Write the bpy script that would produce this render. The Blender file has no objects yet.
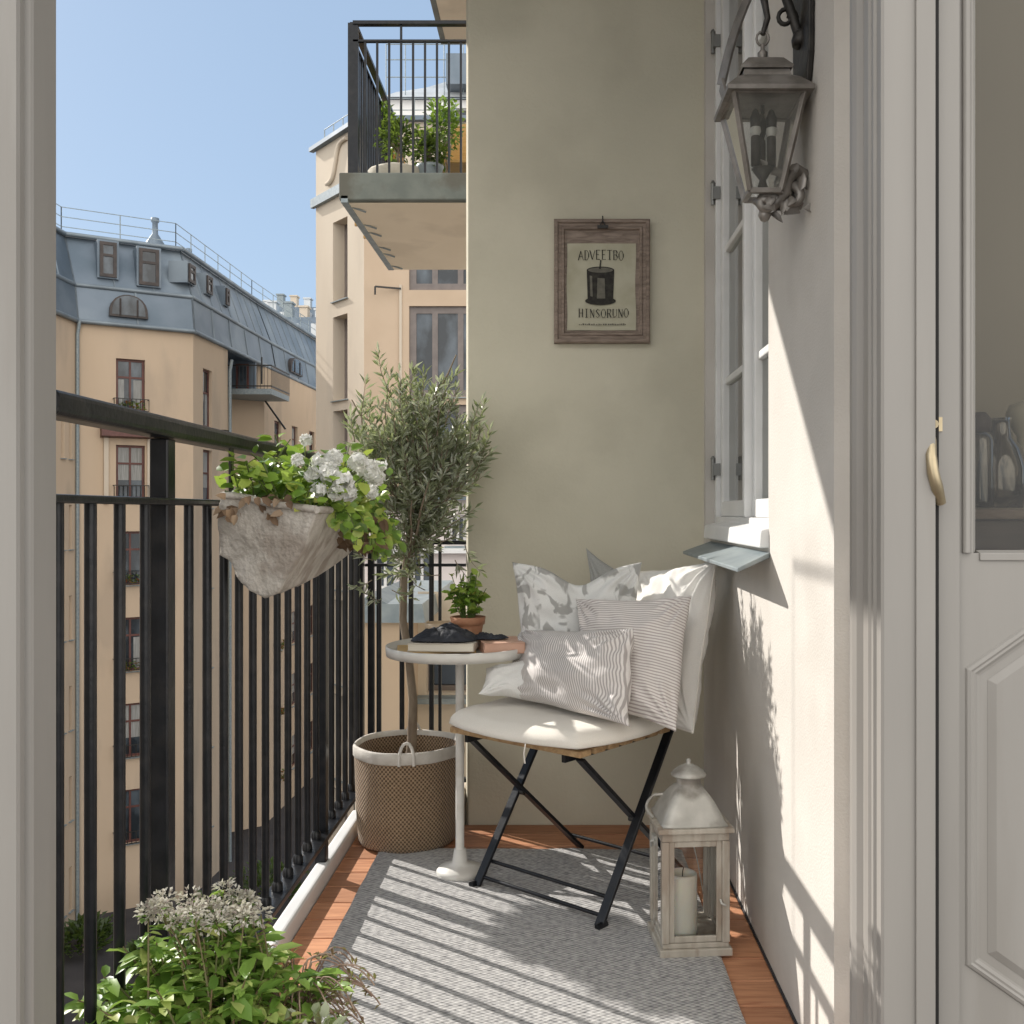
import bpy, math, random
from mathutils import Vector, Matrix, noise
R = random.Random(7)
sc = bpy.context.scene
C = sc.collection
F = 1000.0
EYE = 1.05
def P(px, py, Y):
    return Vector(((px - 558) * Y / F, Y, EYE + (512 - py) * Y / F))
def V(*a): return Vector(a)
def rad(a): return math.radians(a)

# ------------------------------------------------------------------ materials
def new_mat(name):
    m = bpy.data.materials.new(name); m.use_nodes = True
    nt = m.node_tree; b = nt.nodes['Principled BSDF']
    return m, nt, b
def N(nt, t, **k):
    n = nt.nodes.new(t)
    for a, v in k.items(): setattr(n, a, v)
    return n
def L(nt, a, b): nt.links.new(a, b)
def c4(c): return (c[0], c[1], c[2], 1)
def M(name, c1, c2=None, scale=8, rough=.7, bump=0, bscale=60, metal=0, stretch=(1,1,1), detail=5,
      lo=.35, hi=.65, spec=.4, coat=0, c3=None, s3=2, amt3=.5, bdist=.003):
    m, nt, b = new_mat(name)
    b.inputs['Roughness'].default_value = rough
    b.inputs['Metallic'].default_value = metal
    b.inputs['Specular IOR Level'].default_value = spec
    if coat: b.inputs['Coat Weight'].default_value = coat; b.inputs['Coat Roughness'].default_value = .2
    tc = N(nt, 'ShaderNodeTexCoord'); mp = N(nt, 'ShaderNodeMapping'); mp.inputs['Scale'].default_value = stretch
    L(nt, tc.outputs['Object'], mp.inputs[0])
    if c2 is None: b.inputs['Base Color'].default_value = c4(c1)
    else:
        n = N(nt, 'ShaderNodeTexNoise'); n.inputs['Scale'].default_value = scale; n.inputs['Detail'].default_value = detail
        L(nt, mp.outputs[0], n.inputs[0])
        r = N(nt, 'ShaderNodeValToRGB'); r.color_ramp.elements[0].position = lo; r.color_ramp.elements[1].position = hi
        r.color_ramp.elements[0].color = c4(c1); r.color_ramp.elements[1].color = c4(c2)
        L(nt, n.outputs[0], r.inputs[0]); out = r.outputs[0]
        if c3:
            n3 = N(nt, 'ShaderNodeTexNoise'); n3.inputs['Scale'].default_value = s3; n3.inputs['Detail'].default_value = 8
            L(nt, mp.outputs[0], n3.inputs[0])
            r3 = N(nt, 'ShaderNodeValToRGB'); r3.color_ramp.elements[0].position = .52; r3.color_ramp.elements[1].position = .62
            r3.color_ramp.elements[0].color = (0,0,0,1); r3.color_ramp.elements[1].color = (amt3,amt3,amt3,1)
            L(nt, n3.outputs[0], r3.inputs[0])
            mx = N(nt, 'ShaderNodeMix', data_type='RGBA'); L(nt, r3.outputs[0], mx.inputs[0]); L(nt, out, mx.inputs[6]); mx.inputs[7].default_value = c4(c3)
            out = mx.outputs[2]
        L(nt, out, b.inputs['Base Color'])
    if bump:
        n2 = N(nt, 'ShaderNodeTexNoise'); n2.inputs['Scale'].default_value = bscale; n2.inputs['Detail'].default_value = 6
        L(nt, mp.outputs[0], n2.inputs[0])
        bp = N(nt, 'ShaderNodeBump'); bp.inputs['Strength'].default_value = bump; bp.inputs['Distance'].default_value = bdist
        L(nt, n2.outputs[0], bp.inputs['Height']); L(nt, bp.outputs[0], b.inputs['Normal'])
    return m
def leaf_mat(name, cols, rough=.45, trans=.35, tcol=None):
    m, nt, b = new_mat(name)
    g = N(nt, 'ShaderNodeNewGeometry'); r = N(nt, 'ShaderNodeValToRGB'); r.color_ramp.interpolation = 'LINEAR'
    e = r.color_ramp.elements
    while len(e) < len(cols): e.new(.5)
    for i, c in enumerate(cols): e[i].position = i / (len(cols) - 1); e[i].color = c4(c)
    L(nt, g.outputs['Random Per Island'], r.inputs[0]); L(nt, r.outputs[0], b.inputs['Base Color'])
    b.inputs['Roughness'].default_value = rough
    t = N(nt, 'ShaderNodeBsdfTranslucent'); 
    mixc = N(nt, 'ShaderNodeMix', data_type='RGBA'); mixc.inputs[0].default_value = .6
    mixc.blend_type = 'MIX'; L(nt, r.outputs[0], mixc.inputs[6]); mixc.inputs[7].default_value = c4(tcol or (.35,.5,.06))
    L(nt, mixc.outputs[2], t.inputs[0])
    ms = N(nt, 'ShaderNodeMixShader'); ms.inputs[0].default_value = trans
    L(nt, b.outputs[0], ms.inputs[1]); L(nt, t.outputs[0], ms.inputs[2])
    L(nt, ms.outputs[0], nt.nodes['Material Output'].inputs['Surface'])
    return m
def glass_mat(name, tint=(.9,.95,.95), refl=1.0, dirt=0.0):
    m, nt, b = new_mat(name); nt.nodes.remove(b)
    tr = N(nt, 'ShaderNodeBsdfTransparent'); tr.inputs[0].default_value = c4(tint)
    gl = N(nt, 'ShaderNodeBsdfGlossy'); gl.inputs['Roughness'].default_value = .02
    fr = N(nt, 'ShaderNodeFresnel'); fr.inputs[0].default_value = 1.52
    mu = N(nt, 'ShaderNodeMath', operation='MULTIPLY'); mu.inputs[1].default_value = refl; mu.use_clamp = True
    L(nt, fr.outputs[0], mu.inputs[0])
    ms = N(nt, 'ShaderNodeMixShader'); L(nt, mu.outputs[0], ms.inputs[0]); L(nt, tr.outputs[0], ms.inputs[1]); L(nt, gl.outputs[0], ms.inputs[2])
    out = ms.outputs[0]
    if dirt:
        d = N(nt, 'ShaderNodeBsdfDiffuse'); d.inputs[0].default_value = (.6,.6,.55,1)
        m2 = N(nt, 'ShaderNodeMixShader'); m2.inputs[0].default_value = dirt; L(nt, out, m2.inputs[1]); L(nt, d.outputs[0], m2.inputs[2]); out = m2.outputs[0]
    L(nt, out, nt.nodes['Material Output'].inputs['Surface'])
    return m
def window_glass(name, col=(.03,.04,.05)):
    m = M(name, tuple(c*.6 for c in col), tuple(c*2.6+.02 for c in col), scale=1.6, rough=.08, spec=.5, stretch=(1,1,.6), lo=.42, hi=.72)  # pale patches in the colour stand in for varied reflections
    return m
def weave_mat(name, ca, cb, su, sv, bump=.6, rough=.9, noise_amt=.3, dist=.002, stripe=None, fine=True, clo=.35, chi=.65):
    """fabric on UVs in metres: two crossing waves; stripe=(axis, period, color, duty)"""
    m, nt, b = new_mat(name); b.inputs['Roughness'].default_value = rough; b.inputs['Specular IOR Level'].default_value = .15
    b.inputs['Sheen Weight'].default_value = .2
    uv = N(nt, 'ShaderNodeUVMap'); sep = N(nt, 'ShaderNodeSeparateXYZ'); L(nt, uv.outputs[0], sep.inputs[0])
    def wave(out, freq, ph=0):
        a = N(nt, 'ShaderNodeMath', operation='MULTIPLY'); a.inputs[1].default_value = freq * 2 * math.pi; L(nt, out, a.inputs[0])
        s = N(nt, 'ShaderNodeMath', operation='SINE'); L(nt, a.outputs[0], s.inputs[0]); return s.outputs[0]
    wu, wv = wave(sep.outputs[0], su), wave(sep.outputs[1], sv)
    mul = N(nt, 'ShaderNodeMath', operation='MULTIPLY'); L(nt, wu, mul.inputs[0]); L(nt, wv, mul.inputs[1])
    nz = N(nt, 'ShaderNodeTexNoise'); nz.inputs['Scale'].default_value = max(su, sv) * .8; nz.inputs['Detail'].default_value = 4
    L(nt, uv.outputs[0], nz.inputs[0])
    ma = N(nt, 'ShaderNodeMath', operation='MULTIPLY_ADD'); ma.inputs[1].default_value = .5 * (1 - noise_amt); ma.inputs[2].default_value = .5 * (1 - noise_amt)
    L(nt, mul.outputs[0], ma.inputs[0])
    m2 = N(nt, 'ShaderNodeMath', operation='MULTIPLY_ADD'); m2.inputs[1].default_value = noise_amt; L(nt, nz.outputs[0], m2.inputs[0]); L(nt, ma.outputs[0], m2.inputs[2])
    r = N(nt, 'ShaderNodeValToRGB'); r.color_ramp.elements[0].color = c4(ca); r.color_ramp.elements[1].color = c4(cb)
    r.color_ramp.elements[0].position = clo; r.color_ramp.elements[1].position = chi
    L(nt, m2.outputs[0], r.inputs[0]); out = r.outputs[0]
    if stripe:
        ax, per, col, duty = stripe
        nd = N(nt, 'ShaderNodeTexNoise'); nd.inputs['Scale'].default_value = 12
        L(nt, uv.outputs[0], nd.inputs[0])
        wob = N(nt, 'ShaderNodeMath', operation='MULTIPLY_ADD'); wob.inputs[1].default_value = per*.2; L(nt, nd.outputs[0], wob.inputs[0]); L(nt, sep.outputs[ax], wob.inputs[2])
        w = wave(wob.outputs[0], 1 / per)
        rs = N(nt, 'ShaderNodeValToRGB'); rs.color_ramp.elements[0].position = .5 + (duty - .5) - .12; rs.color_ramp.elements[1].position = .5 + (duty - .5) + .12
        mm = N(nt, 'ShaderNodeMath', operation='MULTIPLY_ADD'); mm.inputs[1].default_value = .5; mm.inputs[2].default_value = .5; L(nt, w, mm.inputs[0])
        L(nt, mm.outputs[0], rs.inputs[0])
        mx = N(nt, 'ShaderNodeMix', data_type='RGBA'); L(nt, rs.outputs[0], mx.inputs[0]); mx.inputs[6].default_value = c4(col); L(nt, out, mx.inputs[7]); out = mx.outputs[2]
    L(nt, out, b.inputs['Base Color'])
    bp = N(nt, 'ShaderNodeBump'); bp.inputs['Strength'].default_value = bump; bp.inputs['Distance'].default_value = dist
    L(nt, m2.outputs[0], bp.inputs['Height']); L(nt, bp.outputs[0], b.inputs['Normal'])
    return m

# ------------------------------------------------------------------ mesh builder
ORG = {}
class MB:
    def __init__(s): s.v = []; s.f = []; s.uv = []; s.sm = []
    def add(s, vs, fs, smooth=False, uvs=None):
        o = len(s.v); s.v += [Vector(v) for v in vs]
        s.uv += list(uvs) if uvs else [(0, 0)] * len(vs)
        for f in fs: s.f.append(tuple(i + o for i in f)); s.sm.append(smooth)
        return s
    def box(s, a, b):
        x0, y0, z0 = a; x1, y1, z1 = b
        return s.hexa([(x0,y0,z0),(x1,y0,z0),(x1,y1,z0),(x0,y1,z0),(x0,y0,z1),(x1,y0,z1),(x1,y1,z1),(x0,y1,z1)])
    def hexa(s, v):
        return s.add(v, [(0,3,2,1),(4,5,6,7),(0,1,5,4),(1,2,6,5),(2,3,7,6),(3,0,4,7)], uvs=[(p[0]+p[1], p[2]) for p in v])
    def beam(s, a, b, w, h, up=(0,0,1)):
        a, b, up = Vector(a), Vector(b), Vector(up); d = (b - a).normalized()
        if abs(d.dot(up)) > .98: up = Vector((0,1,0))
        r = d.cross(up).normalized() * (w / 2); u = r.cross(d).normalized() * (h / 2)
        return s.hexa([a-r-u, a+r-u, b+r-u, b-r-u, a-r+u, a+r+u, b+r+u, b-r+u])
    def tube(s, pts, rr, n=8, cap=True):
        pts = [Vector(p) for p in pts]; k = len(pts)
        if not hasattr(rr, '__len__'): rr = [rr] * k
        vs = []; nrm = None; uvs = []; acc = 0
        for i, p in enumerate(pts):
            t = (pts[min(i+1, k-1)] - pts[max(i-1, 0)]).normalized()
            if nrm is None:
                nrm = t.cross(V(0,0,1)) if abs(t.z) < .9 else t.cross(V(1,0,0))
            nrm = (nrm - t * nrm.dot(t)).normalized(); bn = t.cross(nrm)
            if i: acc += (p - pts[i-1]).length
            for j in range(n):
                a = 2 * math.pi * j / n
                vs.append(p + (nrm * math.cos(a) + bn * math.sin(a)) * rr[i]); uvs.append((j / n, acc))
        fs = [(i*n+j, i*n+(j+1) % n, (i+1)*n+(j+1) % n, (i+1)*n+j) for i in range(k-1) for j in range(n)]
        s.add(vs, fs, n > 4, uvs)
        if cap:
            s.add(vs[:n], [tuple(reversed(range(n)))]); s.add(vs[-n:], [tuple(range(n))])
        return s
    def lathe(s, c, prof, n=32, smooth=True, sx=1, sy=1, rot=0, warp=None):
        c = Vector(c); vs = []; uvs = []; acc = 0
        for i, (r, z) in enumerate(prof):
            if i: acc += math.hypot(r - prof[i-1][0], z - prof[i-1][1])
            for j in range(n + 1):
                a = 2 * math.pi * j / n + rot; k = 1
                if warp: k = warp(a, z)
                vs.append(c + V(math.cos(a) * r * sx * k, math.sin(a) * r * sy * k, z)); uvs.append((j / n * 2 * math.pi * prof[0][0] if prof[0][0] > .01 else j / n, acc))
        m = n + 1
        fs = [(i*m+j, i*m+j+1, (i+1)*m+j+1, (i+1)*m+j) for i in range(len(prof)-1) for j in range(n)]
        return s.add(vs, fs, smooth, uvs)
    def prism(s, pts, dvec):
        n = len(pts); dv = Vector(dvec); vs = [Vector(p) for p in pts] + [Vector(p) + dv for p in pts]
        fs = [tuple(range(n-1, -1, -1)), tuple(range(n, 2*n))] + [(i, (i+1) % n, n+(i+1) % n, n+i) for i in range(n)]
        return s.add(vs, fs)
    def leaf(s, p, d, nrm, l, w, fold=.25, bend=.15, wide=False):
        d = Vector(d).normalized(); nrm = Vector(nrm); sd = d.cross(nrm)
        if sd.length < 1e-4: sd = d.cross(V(.3,.5,.8))
        sd.normalize(); u = sd.cross(d).normalized()
        if wide:
            vs = [p, p + d*l*.3 + sd*w*.46 + u*w*fold, p + d*l*.7 + sd*w*.42 + u*(w*fold - l*bend*.5), p + d*l - u*l*bend,
                  p + d*l*.7 - sd*w*.42 + u*(w*fold - l*bend*.5), p + d*l*.3 - sd*w*.46 + u*w*fold, p + d*l*.5 - u*l*bend*.2]
            s.add(vs, [(0,1,6),(1,2,6),(2,3,6),(3,4,6),(4,5,6),(5,0,6)], True)
        else:
            vs = [p, p + d*l*.5 + sd*w*.5 + u*w*fold, p + d*l - u*l*bend, p + d*l*.5 - sd*w*.5 + u*w*fold]
            s.add(vs, [(0,1,2),(0,2,3)])
    def build(s, name, mat, parent=None, org=None, bevel=0, seg=2, sharp=False, weld=False):
        o0 = ORG[parent.name] if parent is not None else Vector(org or (0,0,0))
        me = bpy.data.meshes.new(name)
        me.from_pydata([v - o0 for v in s.v], [], s.f); me.polygons.foreach_set('use_smooth', s.sm)
        ul = me.uv_layers.new(name='UVMap')
        for lp in me.loops: ul.data[lp.index].uv = s.uv[lp.vertex_index]
        me.materials.append(mat); me.update()
        ob = bpy.data.objects.new(name, me); C.objects.link(ob)
        if parent is not None: ob.parent = parent
        else: ob.location = o0
        ORG[ob.name] = o0
        if weld:
            w = ob.modifiers.new('weld', 'WELD'); w.merge_threshold = .0004
        if bevel:
            b = ob.modifiers.new('bevel', 'BEVEL'); b.width = bevel; b.segments = seg; b.limit_method = 'ANGLE'; b.angle_limit = rad(40)
        return ob
def thing(name, label, cat, loc, group=None):
    o = bpy.data.objects.new(name, None); C.objects.link(o); o.location = loc; o.empty_display_size = .1
    ORG[o.name] = Vector(loc); o['label'] = label; o['category'] = cat
    if group: o['group'] = group
    return o
def tag(o, label, cat, group=None):
    o['label'] = label; o['category'] = cat
    if group: o['group'] = group
    return o
def struct(o): o['kind'] = 'structure'; return o
def stuffpart(o): o['kind'] = 'stuff'; return o

# ------------------------------------------------------------------ palette
m_olive = M('olive_stucco', (.59,.56,.45), (.64,.605,.49), scale=3, rough=.92, bump=.5, bscale=110, spec=.1, bdist=.003, c3=(.50,.47,.375), s3=1.7, amt3=.55)
m_wall = M('pale_stucco', (.535,.508,.468), (.585,.555,.512), scale=4, rough=.92, bump=.45, bscale=190, spec=.1, bdist=.0025, c3=(.48,.45,.41), s3=2.2, amt3=.5)
m_trim = M('door_paint', (.265,.252,.234), (.285,.271,.251), scale=5, rough=.42, bump=.10, bscale=24, spec=.35, stretch=(3,3,.4), c3=(.23,.215,.195), s3=4, amt3=.45)
m_white = M('white_paint', (.74,.74,.73), (.68,.68,.67), scale=9, rough=.4, bump=.05, bscale=40)
m_black = M('black_paint', (.006,.007,.009), (.012,.013,.016), scale=30, rough=.32, bump=.2, bscale=90, spec=.32, c3=(.05,.045,.04), s3=18, amt3=.15)
m_iron = M('wrought_iron', (.012,.012,.012), (.03,.028,.025), scale=40, rough=.45, bump=.3, bscale=150)
def wood_mat(name, cols, stretch=(1.2,14,14), rough=.55):
    m, nt, b = new_mat(name); b.inputs['Roughness'].default_value = rough
    tc = N(nt, 'ShaderNodeTexCoord'); mp = N(nt, 'ShaderNodeMapping'); mp.inputs['Scale'].default_value = stretch
    g = N(nt, 'ShaderNodeNewGeometry')
    ad = N(nt, 'ShaderNodeVectorMath', operation='ADD'); sc_ = N(nt, 'ShaderNodeVectorMath', operation='SCALE'); sc_.inputs['Scale'].default_value = 13
    L(nt, g.outputs['Random Per Island'], sc_.inputs[0]); L(nt, tc.outputs['Object'], ad.inputs[0]); L(nt, sc_.outputs[0], ad.inputs[1])
    L(nt, ad.outputs[0], mp.inputs[0])
    n = N(nt, 'ShaderNodeTexNoise'); n.inputs['Scale'].default_value = 6; n.inputs['Detail'].default_value = 7; n.inputs['Distortion'].default_value = .8
    L(nt, mp.outputs[0], n.inputs[0]); r = N(nt, 'ShaderNodeValToRGB'); r.color_ramp.elements[0].position = .3; r.color_ramp.elements[1].position = .7
    r.color_ramp.elements[0].color = c4(cols[0]); r.color_ramp.elements[1].color = c4(cols[1]); L(nt, n.outputs[0], r.inputs[0])
    hsv = N(nt, 'ShaderNodeHueSaturation'); ma = N(nt, 'ShaderNodeMath', operation='MULTIPLY_ADD'); ma.inputs[1].default_value = .5; ma.inputs[2].default_value = .75
    L(nt, g.outputs['Random Per Island'], ma.inputs[0]); L(nt, ma.outputs[0], hsv.inputs['Value']); L(nt, r.outputs[0], hsv.inputs['Color'])
    L(nt, hsv.outputs[0], b.inputs['Base Color'])
    bp = N(nt, 'ShaderNodeBump'); bp.inputs['Strength'].default_value = .3; bp.inputs['Distance'].default_value = .001; L(nt, n.outputs[0], bp.inputs['Height']); L(nt, bp.outputs[0], b.inputs['Normal'])
    return m
m_deck = wood_mat('deck_wood', ((.36,.15,.075), (.56,.28,.15)))
m_slat = wood_mat('seat_slat_wood', ((.32,.19,.09), (.55,.38,.2)))
m_greywood = wood_mat('weathered_frame_wood', ((.16,.12,.095), (.31,.245,.20)), stretch=(3,14,14), rough=.7)
m_concrete = M('slab_concrete', (.20,.21,.195), (.27,.28,.255), scale=6, rough=.9, bump=.3, bscale=80, c3=(.2,.19,.17), s3=3)
m_soffit = M('pale_soffit', (.76,.65,.50), (.80,.69,.54), scale=2, rough=.9, bump=.1, bscale=20, c3=(.60,.50,.38), s3=1.5, amt3=.5)
m_fascia = M('green_grey_fascia', (.12,.135,.12), (.17,.185,.165), scale=5, rough=.8, bump=.3, bscale=60, c3=(.09,.08,.06), s3=3, amt3=.7)
m_slate = M('slate_zinc', (.20,.24,.26), (.28,.32,.33), scale=12, rough=.45, bump=.15, bscale=50, metal=.2)
m_peach = M('peach_render', (.52,.405,.295), (.56,.44,.325), scale=.5, rough=.95, bump=.3, bscale=9, spec=.05, stretch=(1,1,.35), c3=(.40,.32,.245), s3=.5, amt3=.6)
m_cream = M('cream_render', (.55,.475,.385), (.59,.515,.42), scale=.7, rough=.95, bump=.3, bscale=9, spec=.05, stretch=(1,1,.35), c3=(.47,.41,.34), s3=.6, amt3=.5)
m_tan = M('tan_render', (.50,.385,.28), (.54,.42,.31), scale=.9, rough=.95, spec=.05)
m_zinc = M('zinc_roof', (.12,.155,.19), (.17,.205,.245), scale=.6, rough=.5, metal=.35, bump=.1, bscale=3, c3=(.26,.30,.33), s3=.35, amt3=.5)
m_zinc2 = M('pale_zinc', (.50,.53,.55), (.60,.62,.63), scale=.6, rough=.45, metal=.2)
m_farglass = window_glass('far_window_glass', (.035,.045,.055))
m_redframe = M('oxblood_frame', (.09,.032,.026), (.13,.05,.04), scale=4, rough=.5)
m_greyframe = M('grey_frame', (.16,.135,.125), (.20,.17,.155), scale=4, rough=.5)
m_curtain = M('pale_curtain', (.22,.22,.21), (.34,.34,.33), scale=6, rough=.9, stretch=(6,6,.3))
m_asphalt = M('courtyard_asphalt', (.045,.042,.045), (.07,.065,.065), scale=.6, rough=.95, bump=.2, bscale=5)
m_glass = glass_mat('clear_glass', (.97,.98,.975), 1.0)
m_pane = glass_mat('window_pane', (.80,.82,.78), 1.5)
m_doorglass = glass_mat('door_pane', (.62,.60,.55), 1.0)
m_soil = M('soil', (.02,.014,.01), (.05,.035,.025), scale=60, rough=1, bump=1, bscale=80)

# ------------------------------------------------------------------ facades
def plan(p): return Vector((p[0], p[1], 0))
def u_at(px, p0, p1):
    k = (px - 558) / F; dx, dy = p1[0]-p0[0], p1[1]-p0[1]
    t = (k*p0[1] - p0[0]) / (dx - k*dy)
    return t * math.hypot(dx, dy), p0[1] + t*dy
def frame_window(parent, o, d, n, u0, u1, z0, z1, depth, fmat, gmat, cols=2, transom=.7, fw=.07, name='window', curtain=None, sill=True, ft=.06):
    at = lambda u, z, k: o + d*u - n*k + V(0,0,z)
    fr = MB()
    def bar(ua, za, ub, zb, w):
        a, b = at(ua, za, depth), at(ub, zb, depth); fr.beam(a, b, w if abs(ub-ua) < 1e-6 else ft, ft if abs(ub-ua) < 1e-6 else w, up=(0,0,1) if abs(ub-ua) > 1e-6 else n)
    h = fw/2
    def vbar(u, w=fw): 
        p = [at(u-w/2, z0, depth-ft/2), at(u+w/2, z0, depth-ft/2), at(u+w/2, z0, depth+ft/2), at(u-w/2, z0, depth+ft/2)]
        fr.prism(p, (0,0,z1-z0))
    def hbar(z, w=fw, uu0=None, uu1=None):
        ua, ub = u0+fw, u1-fw
        p = [at(ua, z-w/2, depth-ft*.45), at(ua, z-w/2, depth+ft*.45), at(ua, z+w/2, depth+ft*.45), at(ua, z+w/2, depth-ft*.45)]
        fr.prism(p, d*(ub-ua))
    vbar(u0+h); vbar(u1-h); hbar(z0+h); hbar(z1-h)
    for i in range(1, cols): vbar(u0 + (u1-u0)*i/cols, fw*.8)
    for t in (transom if hasattr(transom, '__len__') else ([transom] if transom else [])): hbar(z0 + (z1-z0)*t, fw*.8)
    w = fr.build(name, fmat, parent)
    g = MB(); g.add([at(u0, z0, depth+.01), at(u1, z0, depth+.01), at(u1, z1, depth+.01), at(u0, z1, depth+.01)], [(0,1,2,3)])
    g.build('pane', gmat, w)
    if curtain is not None:
        cm = MB(); k = depth + .004
        for (ca, cb, za, zb) in curtain:
            ua, ub = u0+(u1-u0)*ca, u0+(u1-u0)*cb; a_, b_ = z0+(z1-z0)*za, z0+(z1-z0)*zb
            cm.add([at(ua, a_, k), at(ub, a_, k), at(ub, b_, k), at(ua, b_, k)], [(0,1,2,3)])
        cm.build('curtain', m_curtain, w)
    if sill:
        sm = MB(); p = [at(u0-.05, z0-.05, -.08), at(u0-.05, z0-.05, depth-ft/2), at(u0-.05, z0-.005, depth-ft/2), at(u0-.05, z0-.02, -.08)]
        sm.prism(p, d*(u1-u0+.1)); sm.build('sill', m_slate, w)
    return w
def facade(mb, p0, p1, z0, z1, wins, depth=.22):
    """adds wall panels with real openings and reveals; returns frame for windows"""
    a, b = plan(p0), plan(p1); d = (b-a).normalized(); Ln = (b-a).length; n = Vector((d.y, -d.x, 0))
    us = sorted({0, Ln} | {w[0] for w in wins} | {w[1] for w in wins}); zs = sorted({z0, z1} | {w[2] for w in wins} | {w[3] for w in wins})
    at = lambda u, z, k=0: a + d*u - n*k + V(0,0,z)
    for i in range(len(us)-1):
        for j in range(len(zs)-1):
            uc, zc = (us[i]+us[i+1])/2, (zs[j]+zs[j+1])/2
            if any(w[0] < uc < w[1] and w[2] < zc < w[3] for w in wins): continue
            mb.add([at(us[i], zs[j]), at(us[i+1], zs[j]), at(us[i+1], zs[j+1]), at(us[i], zs[j+1])], [(0,1,2,3)])
    for (u0, u1, za, zb) in wins:
        for (x0, y0, x1, y1) in ((u0,za,u1,za),(u1,za,u1,zb),(u1,zb,u0,zb),(u0,zb,u0,za)):
            mb.add([at(x0,y0), at(x0,y0,depth), at(x1,y1,depth), at(x1,y1)], [(0,1,2,3)])
    return a, d, n
SUN_E, SKY_E, EXPO = 4.1, .12, 0.62
# ================================================================== FAR SURROUNDINGS
struct(MB().add([(-400,-60,-14),(400,-60,-14),(400,900,-14),(-400,900,-14)], [(0,1,2,3)]).build('courtyard_ground', m_asphalt))

# ---- mansard building across the courtyard
A = [(-17.6,19.0), (-17.8,37.0), (-14.3,39.2), (-14.2,43.0), (-15.3,43.2), (-15.35,47.0), (-14.1,48.0), (-13.8,62.0)]
EAVE = 8.2
b = thing('mansard_building', 'peach building across the courtyard with a blue grey zinc mansard roof', 'building', (-16,40,-14))
wall = MB(); todo = []
def seg(i, wins, **k):
    a_, d_, n_ = facade(wall, A[i], A[i+1], -14, EAVE, wins)
    for w in wins: todo.append((a_, d_, n_, w, k))
def zrow(py, Y): return EYE + (512 - py) * Y / F
# left sliver, narrow windows
w0 = []
for (xa, xb) in ((61,64.5),(69,72)):
    ua, ub = sorted((u_at(xa, A[0], A[1])[0], u_at(xb, A[0], A[1])[0]))
    for k in range(7): w0.append((ua, ub, -13.1 + 3.3*k - .4, -13.1 + 3.3*k + 1.2))
seg(0, [w for w in w0 if w[3] < 7], cols=2, fm=m_white)
ua, Ya = u_at(116, A[1], A[2]); ub, Yb = u_at(145, A[1], A[2])
zt = zrow(358, Ya); H = zrow(358, Ya) - zrow(412, Ya)
main_w = [(ua, ub, zt - 3.27*k - H, zt - 3.27*k) for k in range(6)]
seg(1, main_w, cols=2, fm=m_redframe, tr=.66)
ua, Ya = u_at(203, A[2], A[3]); ub, Yb = u_at(212, A[2], A[3])
zt = zrow(368, Ya)
seg(2, [(ua, ub, zt - 3.27*k - 2.35, zt - 3.27*k) for k in range(6)], cols=1, fm=m_redframe, tr=.6)
seg(3, [])
ua, Ya = u_at(242, A[4], A[5]) if False else (1.1, 44.5)
seg(4, [(1.0, 2.6, 5.9 - 3.27*k - 1.75, 5.9 - 3.27*k) for k in range(6)], cols=2, fm=m_redframe, tr=.66)
seg(5, [])
seg(6, [(u0, u0+1.1, 5.6 - 3.27*k - 1.7, 5.6 - 3.27*k) for k in range(6) for u0 in (1.6, 4.6, 8.0)], cols=1, fm=m_redframe, tr=.6)
wall.build('wall', m_peach, b)
for q, (a_, d_, n_, w, k) in enumerate(todo):
    cur = [(.06,.3,.02,.62),(.62,.94,.02,.62)] if q % 3 == 0 else ([(.05,.95,.35,.97)] if q % 3 == 1 else None)
    frame_window(b, a_, d_, n_, w[0], w[1], w[2], w[3], .16, k['fm'], m_farglass, cols=k['cols'], transom=k.get('tr'), fw=.09, curtain=cur)
m_redbox = leaf_mat('geranium_leaf', [(.05,.09,.03),(.10,.17,.05),(.45,.02,.03),(.10,.15,.05)])
for (a_, d_, n_, w, k) in todo:
    if abs(a_.y-A[4][1]) < .3 or abs(a_.y-A[6][1]) < .3 and w[0] < 2:
        p = MB(); o = a_ + d_*((w[0]+w[1])/2) + n_*.15
        for q in range(60): p.leaf(o + d_*R.uniform(-.6,.6) + n_*R.uniform(-.05,.2) + V(0,0,w[2]+R.uniform(.02,.42)), V(R.uniform(-1,1),R.uniform(-1,.4),R.uniform(-.2,1)), V(0,0,1), .2, .13)
        p.build('window_box_plant', m_redbox, b)
# downpipes and string course
dp = MB()
for (x, y, zt_) in ((-17.72,36.88,8.1),(-14.12,43.05,7.6)):
    dp.tube([(x,y,-14),(x,y,zt_-.5),(x+.1,y-.05,zt_)], .07, 8)
dp.build('downpipe', m_slate, b)
for (px_, Y_, p) in ((-17.1,37.36,0),(-14.16,39.6,0)): pass
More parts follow.
